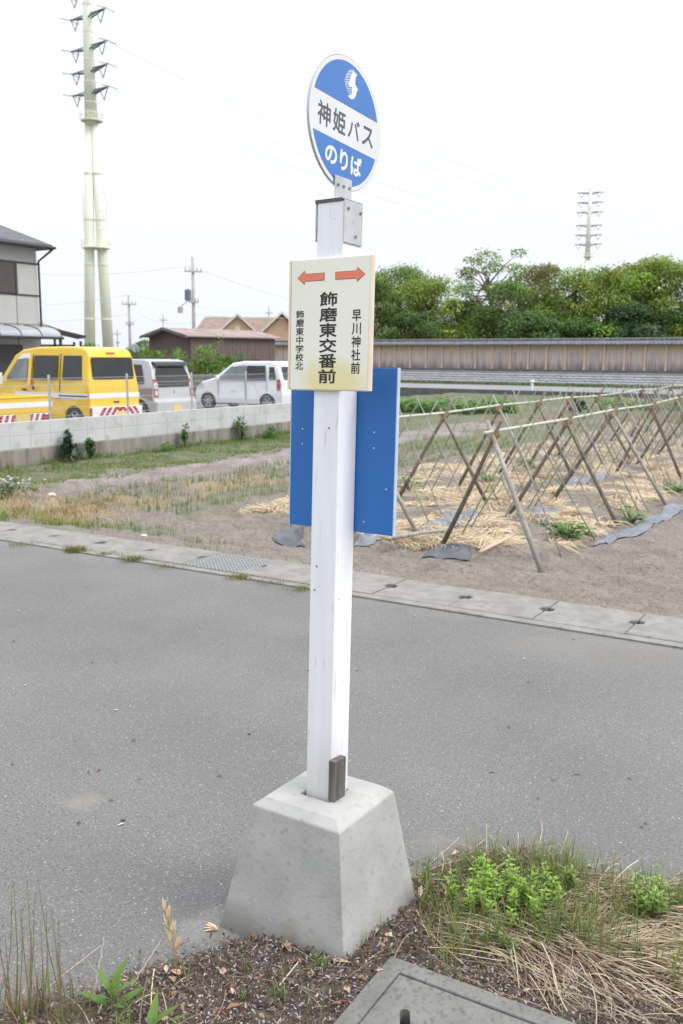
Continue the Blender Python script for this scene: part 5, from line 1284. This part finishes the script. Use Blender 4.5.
# ------------------------------------------------------------------ pylons, poles, wires
PX, PY = -37.96, 148.
def pylon(loc, rz, label):
    t = empty('power_pylon', loc, rz, label, 'pylon', 'steel pole power pylons')
    q = MB(); q.tube([(0, 0, 35.9), (0, 0, 48), (0, 0, 59.6)], [.96, .76, .5], 20); q.tube([(0, 0, 59.6), (0, 0, 60.6)], [.08, .05], 6); mast = q.build('mast', 'tower', t, smooth=True)
    q = MB()
    for z in (37.6, 39, 41.9, 45, 48.9, 52.7, 55.8, 58.6): q.tube([(0, 0, z), (0, 0, z + .14)], (.95 - .45 * (z - 35) / 25) + .07, 20)
    q.build('flange', 'tower', mast)
    for bx_, tx_ in ((-1.5, -.36), (1.42, .42)):
        rw_ = Matrix.Rotation(-RZA, 3, 'Z'); a, b = rw_ @ Vector((bx_, .3 * bx_, -1)), rw_ @ Vector((tx_, 0, 36.3))
        q = MB(); q.tube([a, a.lerp(b, .5), b], [.86, .75, .62], 20); lg = q.build('leg', 'tower', t, smooth=True)
        for f in (.22, .44, .62, .80):
            q = MB(); p = a.lerp(b, f); r_ = .86 - .25 * f; q.tube([p, p + Vector((0, 0, .16))], r_ + .09, 20); q.build('flange', 'tower', lg)
    for z, r_ in ((36.4, 1.7), (17.9, 2.2)):
        q = MB(); n = 20
        q.tube([(0.1, 0, z), (.1, 0, z + .14)], r_ * .95, n)
        for k in range(n):
            a = 2 * math.pi * k / n; b = 2 * math.pi * (k + 1) / n
            p0 = Vector((r_ * math.cos(a) + .1, r_ * math.sin(a), z + .14)); p1 = Vector((r_ * math.cos(b) + .1, r_ * math.sin(b), z + .14))
            q.tube([p0, p0 + UP * 1.1], .03, 4); 
            for hh in (.6, 1.1): q.tube([p0 + UP * hh, p1 + UP * hh], .025, 4)
        q.build('platform', 'tower', t)
    for s_ in (-1, 1):
        q = MB()
        for y in (-.3, .3): q.tube([(s_ * 2.4 + .1, y, 20.5), (s_ * 2.4 + .1, y, 26.2)], .06, 5)
        for z in (20.6, 22, 23.4, 24.8, 26): q.tube([(s_ * .9 + .1, 0, z), (s_ * 2.4 + .1, 0, z)], .035, 4)
        q.build('ladder_frame', 'tower', t)
    tips = []
    for z in LEV:
        for s_ in (-1, 1):
            L_ = 3.6; r_ = (.95 - .45 * (z - 35) / 25)
            q = MB(); a = Vector((s_ * r_ * .6, 0, z)); b = Vector((s_ * (r_ + 1.3), 0, z + .25)); c_ = Vector((s_ * (r_ + L_), 0, z + .55))
            for y in (-.28, .28): q.tube([a + Vector((0, y, 0)), b + Vector((0, y * .8, 0)), c_ + Vector((0, y * .2, 0))], [.15, .12, .08], 6)
            q.tube([a + Vector((0, 0, .55)), c_], [.1, .06], 6)
            ar = q.build('cross_arm', 'arm', t)
            v0 = c_ + Vector((-s_ * 2.2, 0, -.1)); v1 = c_ + Vector((-s_ * .25, 0, 0)); bt = (v0 + v1) / 2 + Vector((0, 0, -1.75))
            q = MB(); q.tube([v0, bt], .09, 6); q.tube([v1, bt], .09, 6); q.tube([c_, c_ + Vector((0, 1.6, -.15))], .07, 6); q.tube([c_, c_ + Vector((0, -1.6, -.15))], .07, 6); q.build('insulator_string', 'insul', ar)
            tips.append((s_, z, c_ + Vector((0, 0, -.2))))
    return t, tips
LEV = [40.2, 43.3, 46.5, 50.9, 54.1, 57.3]
RZA = rad(-38)
tA, tips = pylon((PX, PY, 0), RZA, 'tall cream two legged steel pylon behind the grey house, nearer one')
fx = D(589, 225, 333); tB, tipsB = pylon((fx.x, 333, 0), rad(-14), 'small far pylon rising above the trees on the right')
bpy.context.view_layer.update()
wg = 'overhead power lines'
def wire(a, b, sag, r, label, grp, n=24, cat='power line', name='power_line'):
    q = MB(); pts = []
    for i in range(n + 1): t = i / n; p = a.lerp(b, t); p.z -= sag * 4 * t * (1 - t); pts.append(p - a)
    q.tube(pts, r, 4); return tag(q.build(name, 'wire', loc=a), label, cat, grp)
for (s_, z, c_), (s2, z2, c2) in zip(tips, tipsB):
    wire(tA.matrix_world @ c_, tB.matrix_world @ c2, 5.5, .026, 'thin overhead conductor strung between the two pylons', wg)
    a = tA.matrix_world @ c_; wire(a, a * 2 - tB.matrix_world @ c2, 5.5, .022, 'thin overhead conductor leaving the near pylon to the left', 'power lines leaving to the left')
    b = tB.matrix_world @ c2; wire(b, Vector((330, 420 + s_ * 4, z - 4)), 4, .03, 'thin overhead conductor leaving the far pylon to the right', 'power lines leaving to the right')

def upole(px, top_y, Y, label, transformer=False, arms=True, r=.14):
    b = D(px, 356, Y); tz = D(px, top_y, Y).z
    t = empty('utility_pole', (b.x, b.y, 0), rad(20), label, 'utility pole', 'utility poles on the left')
    q = MB(); q.tube([(0, 0, -.5), (0, 0, tz)], [r, r * .62], 12); q.build('pole', 'upole', t, smooth=True)
    if arms:
        for dz, L_ in ((tz * .12, .55), (tz * .36, .3)):
            q = MB(); z = tz - dz; q.box((-L_, -.18, z), (L_, -.1, z + .1)); ar = q.build('cross_arm', 'upole', t)
            q = MB()
            for x in (-L_ * .9, -L_ * .4, L_ * .4, L_ * .9): q.tube([(x, -.14, z + .1), (x, -.14, z + .3)], [.035, .025], 6)
            q.build('insulators', 'insul', ar)
    if transformer:
        q = MB(); q.tube([(-.36, -.1, tz * .66), (-.36, -.1, tz * .66 + .62)], .2, 12); q.tube([(-.36, -.1, tz * .66 + .62), (-.36, -.1, tz * .66 + .7)], [.2, .1], 12); q.build('transformer', 'arm', t)
        q = MB(); q.tube([(-.85, -.1, tz * .56), (-.85, -.1, tz * .56 + .36)], .17, 12); q.tube([(-.85, -.1, tz * .56 + .38), (-.2, -.1, tz * .66 + .1)], .035, 6); q.build('switch_box', 'upole', t)
    return Vector((b.x, b.y, tz))
u1 = upole(194.5, 257, 60, 'utility pole with grey transformer behind the brown shed', True)
u2 = upole(130.5, 295, 75, 'plain utility pole standing between pylon and shed', False)
u3 = upole(164, 314, 140, 'small far utility pole left of the transformer pole', False, r=.14)
u4 = upole(118, 330, 150, 'tiniest far utility pole just right of the pylon', False, r=.14)
u5 = upole(269, 306, 140, 'far utility pole rising over the orange house roof', False, r=.14)
for i, (a, b, lab) in enumerate(((u1 + Vector((0, 0, -.5)), D(-30, 268, 60), 'service wire from the transformer pole top across to the left edge'), (u1 + Vector((0, 0, -.6)), D(330, 305, 120), 'service wire sloping from the transformer pole to the right'),
                         (u1 + Vector((0, 0, -4)), u2 + Vector((0, 0, -1)), 'service wire between the transformer pole and the plain pole'), (u2, D(-30, 302, 80), 'service wire from the plain pole to the left edge'),
                         (u2 + Vector((0, 0, -1.5)), D(-30, 315, 80), 'lower service wire from the plain pole to the left edge'), (u2, D(330, 318, 140), 'service wire from the plain pole towards the orange house'),
                         (u1 + Vector((0, 0, -3.5)), D(330, 312, 130), 'lower service wire from the transformer pole to the right'))):
    wire(a, b, .5, .013, lab, 'service wires between utility poles', 14, 'wire', 'service_wire')

# ------------------------------------------------------------------ far road, revetment, walled garden, trees
YL, YR = 70., 58.
def far(px, t_=None):                       # ground line of the garden wall in plan
    XL, XR = D(380, 360, YL), D(683, 360, YR)
    d = ray(px, 360); A = Vector((XL.x, XL.y)); B = Vector((XR.x, XR.y)); e = B - A
    # intersect
    k = (A.x * e.y - A.y * e.x) / (d.x * e.y - d.y * e.x); return Vector((d.x * k, d.y * k, 0))
FA, FB = far(330), far(790); fe = (FB - FA).normalized(); fn = Vector((fe.y, -fe.x, 0)); FL = (FB - FA).length
ZB, ZT, ZR = -.26, .80, .80
zl = D(400, 371.2, far(400).y).z; zr = D(670, 372.4, far(670).y).z
print('WALLBASE', zl, zr, D(400, 381.5, far(400).y).z, D(670, 384, far(670).y).z, 'top', D(400, 342, far(400).y).z, D(670, 339, far(670).y).z, 'road', G(520, 387, 0).y, G(520, 392, 0).y)
ZT = (zl + zr) / 2; ZB = (D(400, 381.5, far(400).y).z + D(670, 384, far(670).y).z) / 2
ZTOP = (D(400, 341.5, far(400).y).z + D(670, 338.5, far(670).y).z) / 2
fang = math.atan2(fe.y, fe.x)
rv = empty('stone_revetment', FA, fang, 'pale block revetment below the wooden garden wall', 'revetment')
q = MB(); bat = .35
q.prism([(0, ZB - .6), (-bat - .2, ZB - .6), (-bat, ZB), (0, ZT - .06), (1.2, ZT - .06), (1.2, ZB - .6)], lambda u, w_, d: (d, u, w_), -20, FL + 10); q.build('core', 'mortar', rv)
q = MB(); nr = 4
for r_ in range(nr):
    z0 = ZB + (ZT - ZB - .09) * r_ / nr; z1 = ZB + (ZT - ZB - .09) * (r_ + 1) / nr
    x = -10. - (r_ % 2) * .22
    while x < FL + 4:
        y0 = -bat * (1 - (z0 - ZB) / (ZT - ZB)); y1 = -bat * (1 - (z1 - ZB) / (ZT - ZB)); k = R.uniform(.02, .05)
        q.add([(x + .015, y0 - .01, z0 + .01), (x + .43, y0 - .01, z0 + .01), (x + .43, y1 - .01, z1 - .01), (x + .015, y1 - .01, z1 - .01), (x + .05, y0 - k, z0 + .035), (x + .39, y0 - k, z0 + .035), (x + .39, y1 - k, z1 - .035), (x + .05, y1 - k, z1 - .035)],
              [(4, 5, 6, 7), (0, 1, 5, 4), (1, 2, 6, 5), (2, 3, 7, 6), (3, 0, 4, 7)]); x += .445
q.build('block_facing', 'revet', rv)
q = MB(); q.box((-20, -.06, ZT - .055), (FL + 10, .5, ZT)); q.build('coping', 'revet', rv)
gw_ = empty('garden_wall', FA + fn * -.3, fang, 'long wooden boarded garden wall with dark tiled capping', 'wall')
HT = ZTOP - .33
q = MB(); q.box((-20, .0, ZT + .002), (FL + 10, .22, HT)); q.build('plaster_panel', 'plaster', gw_)
q = MB(); q.box((-20, -.05, ZT + .003), (FL + 10, -.001, ZT + .16)); q.build('footing', 'footing', gw_)
BT = ZT + (HT - ZT) * .76
q = MB(); x = -20.
while x < FL + 10:
    q.box((x + .006, -.035 - R.uniform(0, .006), ZT + .161), (x + .186, -.001, BT)); x += .19
q.build('weatherboards', 'boards', gw_)
q = MB(); q.box((-20, -.055, BT + .001), (FL + 10, -.002, BT + .07)); q.build('rail', 'wood_post', gw_)
k = 0; x = -10.
while x < FL + 6:
    q = MB(); q.box((x - .075, -.10, ZT + .162), (x + .075, -.0565, HT - .01)); q.build('post', 'wood_post', gw_); x += 1.3
q = MB()
q.prism([(-.42, HT + .005), (.11, HT + .24), (.64, HT + .005), (.64, HT + .06), (.11, HT + .33), (-.42, HT + .06)], lambda u, w_, d: (d, u, w_), -20, FL + 10)
x = -18.
while x < FL + 9:
    q.tube([(x, -.43, HT + .065), (x, .10, HT + .325)], .045, 6); x += .27
q.tube([(-20, .11, HT + .36), (FL + 10, .11, HT + .36)], .09, 8); q.build('tile_roof', 'roof_tile', gw_)
# ground inside the garden
mb = MB(); A, B = FA - fe * 20 - fn * .9, FB + fe * 12 - fn * .9
mb.add([(A.x, A.y, ZT - .1), (B.x, B.y, ZT - .1), (B.x + 10, B.y + 60, ZT - .1), (A.x - 2, A.y + 60, ZT - .1)], [(0, 1, 2, 3)]); struct(mb.build('garden_ground', 'ground'))
# far road between verge and field
ya, yb = 55.5, 46.5
rA = FA - fe * 30; 
def fline(off): return FA - fe * 40 + fn * off, FB + fe * 30 + fn * off
mb = MB(); a, b = fline(3.2); c_, d_ = fline(12.2); zz = -.03
mb.add([(a.x, a.y, zz), (b.x, b.y, zz), (d_.x, d_.y, zz), (c_.x, c_.y, zz)], [(3, 2, 1, 0)]); struct(mb.build('road', 'far_road'))
ks = MB(); a, b = fline(12.2); c_, d_ = fline(12.4)
ks.add([(p.x, p.y, z) for z in (-.7, .0) for p in (a, b, d_, c_)], [(4, 5, 6, 7), (7, 6, 2, 3), (4, 0, 1, 5)]); struct(ks.build('kerb', 'footing'))
mb = MB(); a, b = fline(.2); c_, d_ = fline(3.25)
mb.add([(a.x, a.y, ZB - .12), (b.x, b.y, ZB - .12), (d_.x, d_.y, -.02), (c_.x, c_.y, -.02)], [(3, 2, 1, 0)]); struct(mb.build('roadside_bank', 'ground'))
vg = MB()
for i in range(9000):
    p = FA + fe * R.uniform(-12, FL + 3) + fn * R.uniform(.4, 3.1); h = R.uniform(.10, .26)
    blade(vg, (p.x, p.y, ZB - .13), hdir(), h, .06, R.uniform(.1, .6), jit(R.choice([(.12, .17, .05), (.18, .20, .07), (.10, .13, .04)]), .25), n=2)
tag(vg.build('bank_grass', 'leafy'), 'strip of rough grass along the foot of the pale revetment', 'grass', kind='stuff')
p = D(532, 386, 52.5); q = MB(); q.tube([(0, 0, 0), (0, 0, .45)], [.09, .07], 10); q.tube([(0, 0, .45), (0, 0, .55)], [.14, .10], 10)
tag(q.build('marker_post', 'stone_white', loc=(p.x, p.y, -.03)), 'short white marker post beside the far road', 'marker post')

def tree(px, Y, top_y, w_, col, label, style='round', n=5200, seed=0):
    rnd = random.Random(seed); b = D(px, 356, Y); H = D(px, top_y, Y).z - (ZT - .1)
    t = empty('garden_tree', (b.x, b.y, ZT - .1), 0, label, 'tree', 'trees behind the garden wall')
    def jt(c, a): k = 1 + rnd.uniform(-a, a); return tuple(x * k * (1 + rnd.uniform(-.1, .1)) for x in c)
    rw = w_ / 2
    tk = MB(); r0 = .02 * H + .06
    trunk = [Vector((0, 0, 0)), Vector((rnd.uniform(-.2, .2), 0, H * .25)), Vector((rnd.uniform(-.4, .4), rnd.uniform(-.3, .3), H * .5)), Vector((rnd.uniform(-.5, .5), 0, H * .82))]
    tk.tube(trunk, [r0, r0 * .85, r0 * .6, r0 * .2], 8)
    cl = []
    nb_ = 78 if style != 'open' else 44
    for k in range(nb_):
        f = rnd.uniform(.02, 1) if style == 'round' else rnd.choice([rnd.uniform(.05, .5), rnd.uniform(.5, 1)])
        a = rnd.uniform(0, 6.28); prof = math.sin(math.pi * min(1, (f * .70 + .24))) ** .6 if style == 'round' else (1. if f < .5 else .70 + .30 * math.sin(f * 9))
        rr_ = rw * prof * math.sqrt(rnd.uniform(.08, 1)) * .95
        cr_ = rw * rnd.uniform(.12, .34) * (1 if style == 'round' or f < .5 else .7)
        c = Vector((rr_ * math.cos(a), rr_ * math.sin(a), H * (.03 + .95 * f) * rnd.uniform(.94, 1.0)))
        c.z = min(c.z, H - cr_ * .55); cl.append((c, cr_, jt(col, .38), f))
        st_ = trunk[1].lerp(trunk[2], rnd.random()) if f < .5 else trunk[2].lerp(trunk[3], rnd.random())
        if k % 2 == 0 or style == 'open':
            m_ = st_.lerp(c, .5) + Vector((0, 0, rnd.uniform(-.2, .3)))
            tk.tube([st_, m_, c], [r0 * .32, r0 * .2, r0 * .07], 5)
    cl.append((Vector((trunk[3].x, 0, H - rw * .2)), rw * .28, jt(col, .2), 1))
    tk.build('trunk', 'bark', t, smooth=True)
    lv_ = MB(); tot = sum(c[1] ** 2 for c in cl)
    for c, cr_, cc, f in cl:
        for i in range(int(n * cr_ ** 2 / tot)):
            d = Vector((rnd.gauss(0, 1), rnd.gauss(0, 1), rnd.gauss(.35, 1))).normalized(); k_ = rnd.uniform(.6, 1.08) if rnd.random() < .8 else rnd.uniform(.9, 1.5)
            q = c + Vector((d.x, d.y, d.z * .62)) * cr_ * k_
            u = (d * .6 + Vector((rnd.gauss(0, .6), rnd.gauss(0, .6), rnd.gauss(.5, .6)))).normalized(); s = u.orthogonal().normalized(); s = (s * math.cos(i) + u.cross(s) * math.sin(i)); e = u.cross(s); L_ = rnd.uniform(.055, .115)
            lv_.add([q - s * L_, q - e * L_ * .6 + u * L_ * .2, q + s * L_, q + e * L_ * .6 - u * L_ * .1], [(0, 1, 2, 3)], 0, jt(cc, .13))
    lv_.build('crown', 'tree_leaf', t)
TREES = [(368, 78, 272, 5.5, (.10, .16, .035), 'broad tree half hidden behind the name board', 'round'),
 (398, 84, 266, 6.5, (.11, .17, .04), 'dark tree standing back between the first two trees', 'round'),
 (428, 78, 279, 6.0, (.15, .22, .045), 'light green dense tree left of the tall open one', 'round'),
 (458, 82, 300, 5.5, (.065, .11, .035), 'low dark tree in the gap before the tall open one', 'round'),
 (487, 80, 249, 6.8, (.12, .19, .04), 'tall open crowned tree with sky showing through, highest in the row', 'open'),
 (505, 76, 280, 5.5, (.10, .16, .04), 'green tree directly under the tall open crown', 'round'),
 (540, 80, 264, 6.0, (.16, .17, .06), 'brownish green tree just left of the far pylon', 'round'),
 (572, 75, 270, 5.6, (.13, .20, .04), 'green tree whose crown covers the far pylon foot', 'round'),
 (603, 73, 267, 6.0, (.15, .22, .04), 'light green spreading tree right of the far pylon', 'round'),
 (632, 78, 264, 5.2, (.085, .10, .04), 'dark brownish tree between two light green crowns', 'round'),
 (655, 72, 258, 5.8, (.16, .24, .04), 'bright green tall tree second from the right frame edge', 'round'),
 (690, 70, 262, 5.5, (.15, .22, .045), 'bright green tree cut by the right frame edge', 'round'),
 (722, 70, 266, 5.5, (.12, .18, .04), 'green tree just beyond the right frame edge', 'round'),
 (628, 70, 305, 4.6, (.055, .10, .05), 'low dark blue green tree before the brownish one', 'round'),
 (415, 75, 312, 4.5, (.07, .12, .035), 'low dark tree behind the wall near the name board', 'round'),
 (530, 73, 312, 4.6, (.07, .12, .04), 'low dark bushy tree behind the wall left of the pylon', 'round'),
 (340, 80, 275, 6.0, (.09, .15, .04), 'tree hidden behind the post and name board', 'round'),
 (664, 69.5, 312, 4.2, (.08, .14, .035), 'low green tree under the bright tall one at right', 'round'),
 (585, 71, 318, 4.0, (.075, .13, .04), 'low dark shrub tree below the far pylon', 'round')]
for i, (px, Y, ty_, w_, col, lab, sty) in enumerate(TREES): tree(px, Y, ty_, w_ * 1.22, tuple(c * k for c, k in zip(col, (1.42, 1.38, 1.15))), lab, sty, 19000 if sty == 'round' else 13000, 100 + i)
